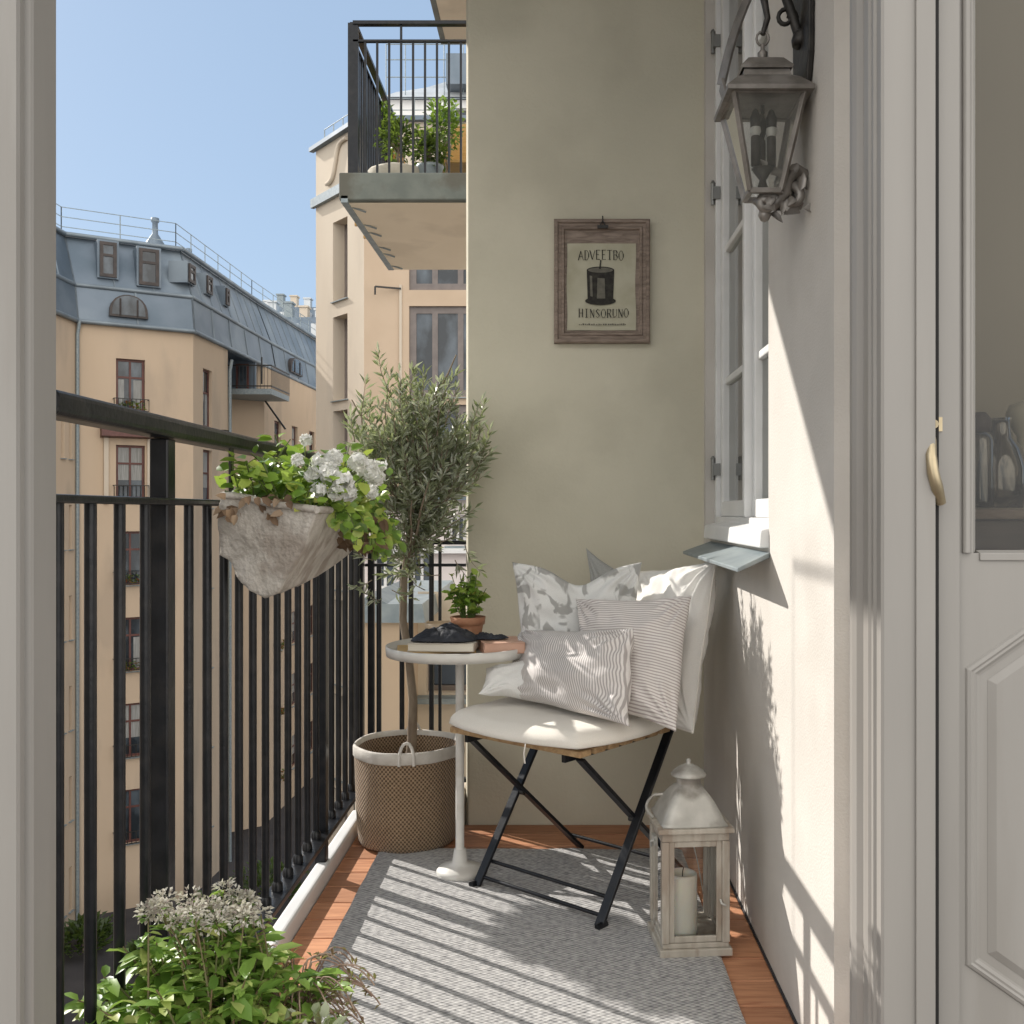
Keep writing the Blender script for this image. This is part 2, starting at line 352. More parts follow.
# shadow canopy and small grilles on main windows
a_, d_, n_ = plan(A[1]), (plan(A[2])-plan(A[1])).normalized(), None
n_ = Vector((d_.y, -d_.x, 0))
for i, w in enumerate(main_w):
    g = MB(); z = w[2]
    o = a_ + d_*(w[0]-.1) + n_*.25; e = a_ + d_*(w[1]+.1) + n_*.25
    for zz in (.06, .5): g.beam(o+V(0,0,z+zz), e+V(0,0,z+zz), .03, .03)
    for k in range(9):
        t = o + (e-o)*(k/8); g.beam(t+V(0,0,z+.06), t+V(0,0,z+.5), .02, .02)
    for t in (o, e): g.beam(t+V(0,0,z+.5), t-n_*.25+V(0,0,z+.5), .03, .03)
    g.build('window_grille', m_iron, b)
    if i in (0, 2, 3):
        p = MB(); mid = (o+e)/2 - n_*.1
        for q in range(60): p.leaf(mid + V(R.uniform(-.5,.5), R.uniform(-.1,.1), z + R.uniform(.05,.35)), V(R.uniform(-1,1),R.uniform(-1,.2),R.uniform(0,1)), V(0,0,1), .16, .1)
        p.build('window_box_plant', leaf_mat('box_plant_leaf%d' % i, [(.05,.09,.03),(.12,.2,.05),(.3,.03,.03)]), b)
    if i == 1:
        g = MB(); g.prism([a_+d_*(w[0]-.55)+n_*.002+V(0,0,w[3]+.25), a_+d_*(w[0]-.55)+n_*.45+V(0,0,w[3]+.3), a_+d_*(w[0]-.55)+n_*.35+V(0,0,w[3]+.75), a_+d_*(w[0]-.55)+n_*.002+V(0,0,w[3]+.8)], d_*(w[1]-w[0]+1.0))
        g.build('door_canopy', m_redframe, b)
        for uu in (w[0]-.35, w[1]+.15):
            g = MB(); g.beam(a_+d_*uu+n_*.05+V(0,0,w[2]-.2), a_+d_*uu+n_*.05+V(0,0,w[3]+.25), .16, .1, up=n_)
            g.build('door_surround', m_cream, b)
# cornice gutter along the eave
E = [(-17.45,19.0), (-17.65,36.85), (-14.15,39.05), (-14.05,62.0)]
R0 = [Vector((x, y, EAVE-.1)) for x, y in [(-17.5,19),(-17.7,36.88),(-14.2,39.08),(-14.1,50),(-13.75,62)]]
R1 = [Vector((x, y, 9.5)) for x, y in [(-17.8,19),(-17.95,37.15),(-14.4,39.35),(-14.35,50),(-14.0,62)]]
R2 = [Vector((x, y, 11.5)) for x, y in [(-18.6,19),(-18.7,37.9),(-15.15,40.1),(-15.1,50),(-14.75,62)]]
R2b = [v + V(0.14 if i != 1 else .08, -.14 if i < 3 else 0, .06) for i, v in enumerate(R2)]
R3 = [Vector((x, y, 12.5)) for x, y in [(-22,20),(-22.2,41.5),(-18.2,44),(-18.2,52),(-18,62)]]
roof = MB()
def ring(mb, a, b2):
    for i in range(len(a)-1): mb.add([a[i], a[i+1], b2[i+1], b2[i]], [(0,1,2,3)])
ring(roof, [v+V(-.14,.14,-.08) for v in R0], R0)
ring(roof, R0, R1); ring(roof, R1, [v + V(.0,.0,0) for v in R1]); ring(roof, R1, R2); 
ro = roof.build('roof', m_zinc, b)
seams = MB()
def ridge_lines(a, b2, step, r):
    for i in range(len(a)-1):
        n_ = max(1, int((a[i+1]-a[i]).length/step))
        for k in range(n_+1):
            p = a[i].lerp(a[i+1], k/n_); q = b2[i].lerp(b2[i+1], k/n_); seams.beam(p, q, r, r)
ridge_lines(R1, R2, 1.15, .05); ridge_lines(R0, R1, 1.9, .06)
for rr in (R1, R2b, R0):
    for i in range(len(rr)-1): seams.tube([rr[i], rr[i+1]], .09, 6)
seams.build('roof_seam', M('zinc_seam', (.17,.2,.225), (.24,.28,.31), scale=1, rough=.5, metal=.3), ro)
top = MB(); ring(top, R2b, R3); top.build('upper_roof', m_zinc2, b)
for x, y in ((-16.6, 41.2), (-17.0, 46), (-17.2, 50.5)):
    ch = MB()
    ch.lathe((x,y,11.7), [(.45,0),(.38,.4),(.12,.8),(.11,1.25),(.16,1.3),(.16,1.45),(0,1.5)], 12); ch.build('roof_vent', m_zinc, b)
# dormer windows
m_darkframe = M('dark_brown_frame', (.035,.028,.026), (.06,.045,.04), scale=4, rough=.5)
def dormer(i, t0, t1, ha, hb, a=R1, b2=R2, cols=1, fm=m_redframe):
    dd = (a[i+1]-a[i]).normalized(); n_ = Vector((dd.y, -dd.x, 0))
    p = a[i].lerp(a[i+1], t0); q = a[i].lerp(a[i+1], t1); z0_, z1_ = a[i].z, b2[i].z
    za, zb = z0_+(z1_-z0_)*ha, z0_+(z1_-z0_)*hb
    off = (b2[i]-a[i]); off.z = 0; back = abs(off.dot(n_)); k = back*ha
    o = p - n_*(k-.12); o.z = 0; ln = (q-p).length
    ho = MB(); ho.prism([o+V(0,0,za-.05)-dd*.08, o+V(0,0,za-.05)-dd*.08-n_*(back), o+V(0,0,zb+.08)-dd*.08-n_*back, o+V(0,0,zb+.08)-dd*.08], dd*(ln+.16))
    dm = ho.build('dormer', m_zinc, b)
    frame_window(dm, o, dd, n_, 0, ln, za, zb, -.04, fm, m_farglass, cols=cols, transom=.62, fw=.12, name='dormer_window', sill=False)
L1 = (R1[2]-R1[1]).length
def tt(px, i=1, rr=R1):
    u, Y = u_at(px, rr[i], rr[i+1]); return u / (rr[i+1]-rr[i]).length
dormer(1, tt(100), tt(117), .22, .88, fm=m_darkframe); dormer(1, tt(139), tt(159), .14, .84, fm=m_darkframe)
for a0, b0, fm in ((191,197,m_darkframe),(209,214,m_darkframe),(228,231,m_darkframe)):
    i = 2 if b0 < 252 else 3
    dormer(i, tt(a0, i), tt(b0, i), .3, .66, fm=fm)
# arched attic windows in the lower band
def arch(i, t0, t1, h0=.25, h1=1.0):
    dd = (R0[i+1]-R0[i]).normalized(); n_ = Vector((dd.y,-dd.x,0))
    p = R0[i].lerp(R0[i+1], t0); q = R0[i].lerp(R0[i+1], t1); w = (q-p).length; mid = (p+q)/2; zb = EAVE+.2; hh = .85
    out = MB(); gl = MB(); pts = []; pg = []
    for k in range(13):
        a = math.pi*k/12; pts.append(mid + n_*.06 - dd*math.cos(a)*w/2 + V(0,0,zb - mid.z + math.sin(a)**.7*hh)); pg.append(pts[-1]-n_*.08)
    out.prism(pts, -n_*.7)
    ow = out.build('arched_window', m_darkframe, b)
    c = sum(pts, V(0,0,0))/len(pts); gp = [c + (v-c)*.86 + n_*.012 for v in pts]
    gl.add(gp, [tuple(range(len(gp)))]); gl.build('pane', m_farglass, ow)
    for f_ in (-.22,.22):
        mu = MB(); mu.beam(mid+n_*.08+dd*w*f_+V(0,0,zb-mid.z+.05), mid+n_*.08+dd*w*f_+V(0,0,zb-mid.z+hh*.8), .06, .03)
        mu.build('mullion', m_darkframe, ow)
arch(1, (tt(109,1,R0)), (tt(148,1,R0)))
arch(3, tt(290,3,R0) if 0 < tt(290,3,R0) < 1 else .5, (tt(290,3,R0) if 0 < tt(290,3,R0) < 1 else .5)+.18)
# roof safety rail
rl = MB()
for i in range(len(R2)-1):
    a0, b0 = R2[i]+V(-.35,.45,.1), R2[i+1]+V(-.35,.45,.1)
    n_ = max(2, int((b0-a0).length/1.6))
    for k in range(n_+1):
        p = a0.lerp(b0, k/n_); rl.tube([p, p+V(0,0,1.15)], .022, 5)
    for hz in (.4,.78,1.15): rl.tube([a0+V(0,0,hz), b0+V(0,0,hz)], .018, 5)
rl.build('roof_railing', m_slate, b)
# corner balcony on the recessed wing
MB().add([(-14.12,39.1,8.12),(-14.12,62,8.12),(-18.5,62,8.12),(-18.5,39.1,8.12)], [(0,1,2,3)]).build('roof_underside', m_zinc, b)
zr = MB(); zr.box((-15.34,46.6,6.62),(-14.1,46.75,8.11)); zr.box((-15.28,43.4,6.62),(-15.2,46.6,8.11)); zr.build('attic_wall', m_zinc, b)
frame_window(b, V(-15.1,46.6,0), V(1,0,0), V(0,-1,0), .1, .7, 6.7, 7.95, -.03, m_redframe, m_farglass, cols=1, transom=None, fw=.1, name='attic_door', sill=False)
bal = MB(); x0, x1, y0, y1, z = -15.3, -12.9, 45.0, 48.0, 6.6
bal.box((x0,y0,z-.25),(x1,y1,z)); bb = bal.build('corner_balcony', m_slate, b)
g = MB()
for (a0, b0) in ((V(x0,y0,z),V(x1,y0,z)),(V(x1,y0,z),V(x1,y1,z))):
    for hz in (.12,1.05): g.beam(a0+V(0,0,hz), b0+V(0,0,hz), .05, .05)
    n_ = int((b0-a0).length/.16)
    for k in range(n_+1):
        p = a0.lerp(b0, k/n_); g.beam(p, p+V(0,0,1.05), .016, .016)
g.build('balcony_railing', m_iron, bb)
g = MB(); g.beam((-13.3,44.9,z+.2),(-13.3,44.9,8.0),.06,.06); g.beam((-14.0,47.7,z-.2),(-13.0,47.7,z-1.6),.08,.08); g.beam((-15.1,44.9,z+.2),(-15.1,44.9,8.0),.06,.06); g.build('awning_pole', m_iron, bb)

# ---- distant roofs behind the mansard building
for (nm, lab, x0, x1, y0, z1, rm) in (
    ('roofscape_building', 'distant low building with cluttered grey rooftop beyond the mansard', -26.5, -17.2, 86, 18.2, m_zinc),
    ('roofscape_building', 'farthest grey roofed block seen in the notch between the two buildings', -34, -24, 110, 24.0, m_zinc)):
    o = thing(nm, lab, 'building', ((x0+x1)/2, y0, -14)); 
    mb_ = MB().box((x0,y0,-14),(x1,y0+14,z1-3)); mb_.build('wall', m_peach, o)
    r_ = MB(); r_.hexa([(x0-.3,y0-.3,z1-3),(x1+.3,y0-.3,z1-3),(x1+.3,y0+14,z1-3),(x0-.3,y0+14,z1-3),(x0+1,y0+2,z1),(x1-1,y0+2,z1),(x1-1,y0+12,z1),(x0+1,y0+12,z1)])
    rr_ = r_.build('roof', rm, o)
    for k in range(6):
        xx = x0+1.2+(x1-x0-2.4)*k/5; c_ = MB(); hh = R.uniform(.6,1.9)
        c_.box((xx-.35,y0+2.5,z1-.4),(xx+.35,y0+3.5,z1+hh)); c_.box((xx-.45,y0+2.4,z1+hh),(xx+.45,y0+3.6,z1+hh+.15))
        c_.build('chimney', (m_zinc2, m_slate, m_cream)[k % 3], rr_)
    for k in range(4):
        xx = x0+1.5+(x1-x0-3)*k/3; c_ = MB(); c_.box((xx-.5,y0+.2,z1-2.4),(xx+.5,y0+2.5,z1-.9)); c_.build('dormer', m_zinc2, rr_)

# ---- tall cream corner building on the right
T0, T1, T2 = (-8.23,34.0), (-6.09,31.4), (0.5,31.4)
b = thing('corner_building', 'tall cream corner building with deep set windows beyond the olive tree', 'building', (-5,33,-14))
ZT = 13.35
wallm = MB(); ua = u_at(333, T0, T1); ub = u_at(347.5, T0, T1); ZB = 11.5
w1 = [(ua[0], ub[0], zrow(297, ub[1]), zrow(216, ub[1]))]
zt = zrow(313, ub[1])
w1 += [(ua[0], ub[0], zt - 3.1*k - 2.75, zt - 3.1*k) for k in range(6)]
i1 = facade(wallm, T0, T1, -14, ZB, w1, depth=.55)
wallm.build('wall', m_cream, b)
wallf = MB(); fa = u_at(409, T1, T2)[0]; fb = u_at(486, T1, T2)[0]; Yt = T1[1]
w2 = [(fa, fb, zrow(290, Yt), zrow(248, Yt))] + [(fa, fb, zrow(306,Yt)-3.1*k-2.85, zrow(306,Yt)-3.1*k) for k in range(6)]
i2 = facade(wallf, T1, T2, -14, ZB, w2, depth=.18)
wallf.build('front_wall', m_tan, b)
for q, w in enumerate(w1): frame_window(b, i1[0], i1[1], i1[2], *w, .45, m_greyframe, m_farglass, cols=1, transom=None, fw=.16)
for q, w in enumerate(w2): frame_window(b, i2[0], i2[1], i2[2], *w, .12, m_greyframe, m_farglass, cols=3, transom=None, fw=.22, curtain=None, sill=q > 0)
pr = MB(); pr.prism([V(T0[0],T0[1],ZB),V(T1[0],T1[1],ZB),V(T2[0],T2[1],ZB),V(T2[0],50,ZB),V(-9,50,ZB)], (0,0,ZT-ZB)); pr.build('parapet', m_cream, b)
dvec = (plan(T1)-plan(T0)).normalized(); nv = Vector((dvec.y,-dvec.x,0))
def course(z, h, proj, mat, name):
    q = MB(); pts = [plan(T0)+nv*.003-dvec*proj, plan(T1)+nv*.003, plan(T2)+V(0,-.003,0)]
    outp = [plan(T0)+nv*proj-dvec*proj, plan(T1)+nv*proj+V(.0,-proj*.4,0), plan(T2)+V(0,-proj,0)]
    q.add([p+V(0,0,z) for p in outp]+[p+V(0,0,z+h) for p in outp]+[p+V(0,0,z) for p in pts]+[p+V(0,0,z+h) for p in pts],
          [(0,1,4,3),(1,2,5,4),(3,4,10,9),(4,5,11,10),(6,7,1,0),(7,8,2,1),(0,3,9,6)])
    q.build(name, mat, b)
course(ZB-.12, .3, .14, m_slate, 'cornice'); course(ZT-.05, .14, .18, m_zinc, 'coping')
# curved raised moulding on the parapet
cm = MB(); o0 = plan(T0)+nv*.06; pts = []
for k in range(17):
    s = k/16; u = .9 + 1.4*s; z = ZB+.45 + 1.15/(1+math.exp(-(s-.45)*14)); pts.append(o0 + dvec*u + V(0,0,z))
cm.tube(pts, .07, 8); cm.build('parapet_moulding', m_cream, b)
rl = MB()
for (a0, b0) in ((plan(T0), plan(T1)), (plan(T1), plan(T2))):
    a1, b1 = a0+V(.2,.4,ZT+.1), b0+V(.2,.4,ZT+.1)
    for k in range(6): p = a1.lerp(b1, k/5); rl.tube([p, p+V(0,0,.75)], .02, 5)
    for hz in (.38,.75): rl.tube([a1+V(0,0,hz), b1+V(0,0,hz)], .016, 5)
rl.build('roof_railing', m_slate, b)
am = MB(); p = i2[0] + i2[1]*(fa-.25) + V(0,-.05,zrow(289,Yt)); am.beam(p, p+V(-.75,-.3,0), .05,.05); am.beam(p+V(-.75,-.3,0), p+V(-.75,-.3,-.25), .05,.05); am.build('awning_arm', m_iron, b)
ls = MB(); 
for uu in (fa-.22,): ls.box((i2[0].x+uu-.08, Yt-.05, -14), (i2[0].x+uu, Yt-.002, zrow(285,Yt)))
ls.build('downpipe', m_cream, b)

# ---- white penthouse building behind, with curved roof
b = thing('white_rooftop_building', 'white building with a rounded metal roof behind the upper balcony', 'building', (-5,52,-14))
X = lambda px, Y: (px-558)*Y/F
m_pw = M('white_render', (.66,.66,.66), (.72,.72,.71), scale=.4, rough=.9)
Y = 52
wb = MB(); x0, x1 = X(387,Y), X(560,Y); 
aa = facade(wb, (x0,Y), (x1,Y), -14, zrow(100,Y), [(3.2,4.3,zrow(122,Y),zrow(108,Y)),(5.2,6.8,zrow(120,Y),zrow(96,Y)-.6)], depth=.3)
wb.add([(x0,Y,-14),(x0,Y+12,-14),(x0,Y+12,zrow(100,Y)),(x0,Y,zrow(100,Y))], [(0,1,2,3)])
wb.build('wall', m_pw, b)
for w in ((3.2,4.3,zrow(122,Y),zrow(108,Y)),(5.2,6.8,zrow(120,Y),zrow(96,Y)-.6)): frame_window(b, aa[0], aa[1], aa[2], *w, .2, m_greyframe, m_farglass, cols=2, transom=None, fw=.1)
rf = MB(); prof = [(0,100),(.8,92),(2.2,82),(3.4,70),(4.6,58),(5.8,50),(9,44)]
for i in range(len(prof)-1):
    (a0,ya),(b0,yb) = prof[i], prof[i+1]
    rf.add([(x0-.3+a0,Y-.4+a0*.5,zrow(ya,Y)),(x1,Y-.4+a0*.5,zrow(ya,Y)),(x1,Y-.4+b0*.5,zrow(yb,Y)),(x0-.3+b0,Y-.4+b0*.5,zrow(yb,Y))], [(0,1,2,3)])
    rf.add([(x0-.3+a0,Y-.4+a0*.5,zrow(ya,Y)),(x0-.3+b0,Y-.4+b0*.5,zrow(yb,Y)),(x0-.3+b0,Y+12,zrow(yb,Y)),(x0-.3+a0,Y+12,zrow(ya,Y))], [(0,1,2,3)])
ro = rf.build('roof', m_zinc2, b)
g = MB()
for k in range(9): p = V(x0+1.0*k, Y-.3, zrow(97,Y)); g.tube([p, p+V(0,0,2.6)], .03, 5)
for hz in (.9,1.8,2.6): g.tube([V(x0,Y-.3,zrow(97,Y)+hz), V(x1,Y-.3,zrow(97,Y)+hz)], .03, 5)
g.build('roof_railing', m_slate, ro)
dm = MB().box((X(448,Y),Y-1,zrow(92,Y)),(X(475,Y),Y+4,zrow(62,Y))); dm.build('dormer', m_zinc, ro)

# ---- buildings closing the courtyard out of frame keep light plausible
o = MB().box((-40,-30,-14),(-34,18,7)); tag(o.build('side_building', m_peach, org=(-37,0,-14)), 'peach block closing the courtyard left of the frame', 'building')
# courtyard bits
for k, (x, y, s) in enumerate(((-16.2,34.2,1.2),(-12.3,35.6,1.6),(-11.1,38.4,1.9),(-13.4,32.8,1.1))):
    o = thing('courtyard_shrub', ['small dark shrub at the left foot of the peach building', 'round shrub in the middle of the courtyard floor', 'larger shrub by the far wing of the courtyard', 'lowest shrub in the courtyard nearest the railing'][k], 'shrub', (x,y,-14), 'shrubs on the courtyard floor')
    lf = MB()
    for q in range(420):
        v = V(R.gauss(0,1),R.gauss(0,1),R.gauss(0,1)).normalized()*s*R.uniform(.55,1)*(.8+.3*noise.noise(V(q*.1,k,0))); v.z = abs(v.z)*.9
        lf.leaf(V(x,y,-13.8)+v, v+V(R.uniform(-.6,.6),R.uniform(-.6,.6),.4), V(0,0,1), .3, .17)
    lf.build('foliage', leaf_mat('shrub_leaf%d'%k, [(.03,.05,.02),(.06,.1,.03)]), o)
    MB().tube([(x,y,-14),(x,y,-13.2)], .06, 6).build('stem', m_greywood, o)
for k, (x, y, col, lab) in enumerate(((-15.3,36.9,(.25,.02,.02),'red parked hatchback at the foot of the peach building'),(-13.2,36.0,(.03,.03,.035),'black parked car beside the courtyard shrubs'))):
    pass

# ---- neighbouring balcony one floor up
b = thing('upper_balcony', 'neighbouring balcony one floor up with concrete slab and black bar railing', 'balcony', (-.8,8.3,3.33))
sl = MB(); sl.box((-1.60,7.3,3.33),(.45,9.4,3.53)); sl.build('slab', m_fascia, b, bevel=.01)
so = MB(); so.box((-1.54,7.36,3.318),(.40,9.36,3.327)); so.build('soffit', m_soffit, b)
so = MB(); so.beam((-1.56,7.3,3.335),(-1.56,9.35,3.335),.05,.05)
for k in (0,2,3,5,6,8): so.beam((-1.53,7.45+k*.22,3.32),(-1.44,7.5+k*.22,3.30),.012,.012)
so.build('drip_edge', m_slate, b)
def rail_run(mb, a, b2, zs, n, r=.016, post=None):
    for z, w in zs: mb.beam(a+V(0,0,z), b2+V(0,0,z), .04, w)
fl = 3.53
r_ = MB(); A0, B0, C0 = V(-1.50,7.33,0), V(.40,7.33,0), V(-1.50,9.3,0)
r_.beam(A0+V(0,0,fl+1.10), B0+V(0,0,fl+1.10), .05,.025); r_.beam(A0+V(0,0,fl+.97), B0+V(0,0,fl+.97), .03,.015)
r_.beam(A0+V(0,0,fl+1.10), C0+V(0,0,fl+1.10), .05,.025); r_.beam(A0+V(0,0,fl+.97), C0+V(0,0,fl+.97), .03,.015)
r_.build('handrail', m_black, b)
for p in (A0, C0, V(-.47,7.33,0)):
    MB().beam(p+V(0,0,fl-.1), p+V(0,0,fl+1.1), .035 if p is not A0 else .075, .03).build('post', m_black, b)
for k in range(1, 21): 
    p = A0 + V(.0876*k+.0,0,0)
    MB().beam(p+V(0,0,fl-.02), p+V(0,0,fl+(.97 if k != 4 else 1.1)), .016,.016).build('baluster', m_black, b)
for k in range(1, 20):
    p = A0 + V(0,.1*k,0)
    MB().beam(p+V(0,0,fl-.02), p+V(0,0,fl+.97), .016,.016).build('baluster', m_black, b)
def bush(mb, c, rx, ry, rz, n, l, w, wide=True):
    for q in range(n):
        v = V(R.gauss(0,1),R.gauss(0,1),R.gauss(0,1)).normalized()*R.uniform(.3,1)
        p = c+V(v.x*rx,v.y*ry,v.z*rz)
        mb.leaf(p, v+V(R.uniform(-.7,.7),R.uniform(-.7,.7),R.uniform(-.2,.8)), V(R.uniform(-.5,.5),R.uniform(-1,.2),1), l*R.uniform(.6,1.2), w*R.uniform(.6,1.2), wide=wide)
m_lf1 = leaf_mat('mixed_green_leaf', [(.05,.09,.02),(.10,.2,.035),(.2,.32,.05)])
m_lf2 = leaf_mat('dark_green_leaf', [(.02,.04,.015),(.05,.08,.02),(.09,.13,.03)])
m_terra = M('terracotta', (.32,.15,.085), (.42,.22,.13), scale=20, rough=.85, bump=.2, bscale=60, c3=(.5,.38,.28), s3=9, amt3=.4)
m_canvas = M('beige_canvas', (.45,.41,.33), (.52,.48,.40), scale=10, rough=.9, bump=.3, bscale=60)
for k, (px, py, Y, rx, rz, mt, lab) in enumerate(((400,140,8.0,.19,.17,m_lf2,'dark leafy plant above the beige tub on the upper balcony'),(430,150,7.7,.15,.14,m_lf2,'dense green plant in a dark pot on the upper balcony'),(444,125,8.3,.16,.22,m_lf1,'bright yellow green climber at the right of the upper balcony'),(384,128,8.6,.12,.22,m_lf1,'tall thin plant by the side railing of the upper balcony'))):
    c = P(px,py,Y); o = thing('balcony_plant', lab, 'plant', (c.x,c.y,fl), 'plants on the upper balcony')
    mb_ = MB(); bush(mb_, c, rx,.2,rz, 420, .055,.035); mb_.build('foliage', mt, o)
    MB().lathe((c.x,c.y,fl), [(.07,0),(.1,.16),(.11,.18),(.09,.18),(.0,.17)], 16).build('pot', m_slate, o)
    mb_ = MB()
    for q in range(5): mb_.tube([(c.x,c.y,fl+.15), (c.x+R.uniform(-.05,.05),c.y,fl+.35), (c.x+R.uniform(-.1,.1),c.y+R.uniform(-.1,.1),c.z)], .006, 5)
    mb_.build('stem', m_greywood, o)
o = MB(); o.lathe((P(397,170,7.75).x,7.75,fl+.004), [(0,0),(.15,0),(.19,.06),(.2,.14),(.185,.16),(.16,.15),(0,.145)], 24, sx=1.1, warp=lambda a,z: 1+.04*math.sin(a*5+z*20))
tag(o.build('planter_tub', m_canvas, org=(P(397,170,7.75).x,7.75,fl)), 'beige fabric tub standing behind the upper balcony bars', 'tub')
# wooden chair and screen on upper balcony
m_yell = wood_mat('honey_wood', ((.45,.25,.06), (.6,.36,.12)))
def small_chair(x, y, label, mt, rz=0):
    o = thing('balcony_chair', label, 'chair', (x,y,fl), 'chairs on the upper balcony'); 
    MB().box((x-.2,y-.2,fl+.42),(x+.2,y+.2,fl+.45)).build('seat', mt, o, bevel=.008)
    bk = MB(); 
    pts = [V(x-.2+.4*k/10, y+.2, fl+.62+.28*math.sin(math.pi*k/10)**.6) for k in range(11)]
    bk.prism([V(x-.2,y+.2,fl+.56)]+pts+[V(x+.2,y+.2,fl+.56)], (0,.025,0)); bk.build('backrest', mt, o, bevel=.005)
    for sx in (-1,1):
        MB().beam((x+sx*.18,y-.18,fl),(x+sx*.18,y-.18,fl+.42),.03,.03).build('leg', mt, o)
        MB().beam((x+sx*.18,y+.212,fl),(x+sx*.18,y+.212,fl+.6),.03,.024).build('leg', mt, o)
small_chair(P(378,0,8.7).x, 8.85, 'honey coloured wooden chair behind the side bars of the upper balcony', m_yell)
small_chair(P(462,0,8.4).x, 8.5, 'honey coloured wooden chair at the wall end of the upper balcony', m_yell)

# ---- balcony two floors up
b = thing('top_balcony', 'highest balcony whose pale underside enters at the top edge', 'balcony', (-.5,11,6.85))
MB().box((-1.45,9.9,6.85),(.45,12.4,7.05)).build('slab', m_concrete, b)
MB().box((-1.38,10.0,6.838),(.40,12.34,6.847)).build('soffit', m_soffit, b)
g = MB(); g.beam((-1.4,9.95,8.15),(.4,9.95,8.15),.05,.03); g.beam((-1.4,9.95,8.15),(-1.4,12.3,8.15),.05,.03); g.build('handrail', m_black, b)
for k in range(20): MB().beam((-1.4+.09*k,9.95,7.05),(-1.4+.09*k,9.95,8.15),.016,.016).build('baluster', m_black, b)

# ---- lower neighbouring bay seen under the table
b = thing('neighbour_bay', 'peach bay wall with zinc coping behind the end railing', 'building', (-.65,5.4,-14))
Y = 5.2; x0 = X(358,Y); x1 = X(403,Y)
MB().box((x0,Y,-14),(x1,Y+1.6,zrow(622,Y))).build('wall', m_peach, b)
zc = zrow(622,Y)
c_ = MB(); c_.hexa([(x0-.03,Y-.04,zc),(x1+.12,Y-.04,zc),(x1+.12,Y+1.6,zc),(x0-.03,Y+1.6,zc),(x0-.01,Y+.0,zrow(604,Y)),(x1+.1,Y,zrow(604,Y)),(x1+.1,Y+1.5,zrow(600,Y)),(x0+.02,Y+1.5,zrow(600,Y))])
c_.prism([V(x0-.01,Y+.02,zrow(604,Y)),V(x0+.15,Y+.02,zrow(604,Y)),V(x0+.06,Y+.02,zrow(594,Y))], (0,1.2,0))
c_.build('coping', m_slate, b)
wl = MB(); aa = facade(wl, (x1,Y+.55), (.3,Y+.55), -14, zrow(600,Y), [(.05,.55,zrow(712,Y),zrow(655,Y))], depth=.12); wl.build('recessed_wall', m_cream, b)
frame_window(b, aa[0], aa[1], aa[2], .05,.55,zrow(712,Y),zrow(655,Y), .09, m_greyframe, m_farglass, cols=2, transom=None, fw=.03, ft=.03)
# pale terrace house beyond it
b = thing('pale_terrace_house', 'pale pinkish house with white sills seen low between tree and wall', 'building', (-2.2,17,-14))
m_pink = M('pinkish_render', (.62,.56,.54), (.68,.62,.59), scale=1, rough=.9)
Y = 17.0; wl = MB(); xa, xb = X(362,Y), X(500,Y)
ws = [(X(448,Y)-xa, X(466,Y)-xa, zrow(545,Y), zrow(515,Y)), (X(372,Y)-xa, X(396,Y)-xa, zrow(590,Y), zrow(545,Y)), (X(410,Y)-xa, X(432,Y)-xa, zrow(590,Y), zrow(545,Y))]
aa = facade(wl, (xa,Y), (xb,Y), -14, zrow(500,Y), ws); wl.add([(xa,Y,-14),(xa,Y+6,-14),(xa,Y+6,zrow(500,Y)),(xa,Y,zrow(500,Y))],[(0,1,2,3)]); wl.build('wall', m_pink, b)
for w in ws: frame_window(b, aa[0], aa[1], aa[2], *w, .15, m_white, m_farglass, cols=2, transom=None, fw=.06)
q = MB()
for yy in (553, 600): q.box((xa-.05,Y-.15,zrow(yy,Y)),(xb,Y-.003,zrow(yy-5,Y)))
q.build('string_course', m_white, b)
q = MB(); q.box((xa-.1,Y-.2,zrow(500,Y)),(xb,Y+6,zrow(497,Y))); q.build('roof', m_zinc, b)

# ---- upper storey slab over this balcony (above the frame; shades the house wall)
b = thing('overhead_balcony', 'balcony slab of the floor above, over the chair corner and out of frame', 'balcony', (-1,2.7,3.3))
MB().box((-2.62,1.45,3.3),(.49,4.05,3.48)).build('slab', m_concrete, b)
# ================================================================== THE BALCONY
DX0, DX1, DY1 = -.69, .49, 3.36
struct(MB().box((-.70,1.2,-.22),(.60,3.60,-.032)).build('balcony_slab', m_concrete))
dk = MB(); y = 1.22
while y < 3.34:
    for (xa, xb) in ((-.652,.486),): dk.box((xa, y, -.028), (xb, min(y+.1085,3.357), 0))
    y += .1133
struct(dk.build('deck_boards', m_deck, bevel=.0025))
k_ = MB(); k_.box((-.695,1.3,-.03),(-.655,3.38,.045)); 
o = k_.build('deck_edge_board', m_white, org=(-.675,2.4,-.03), bevel=.009, seg=3); tag(o, 'white painted edge board running along the railing side of the deck', 'edge board')

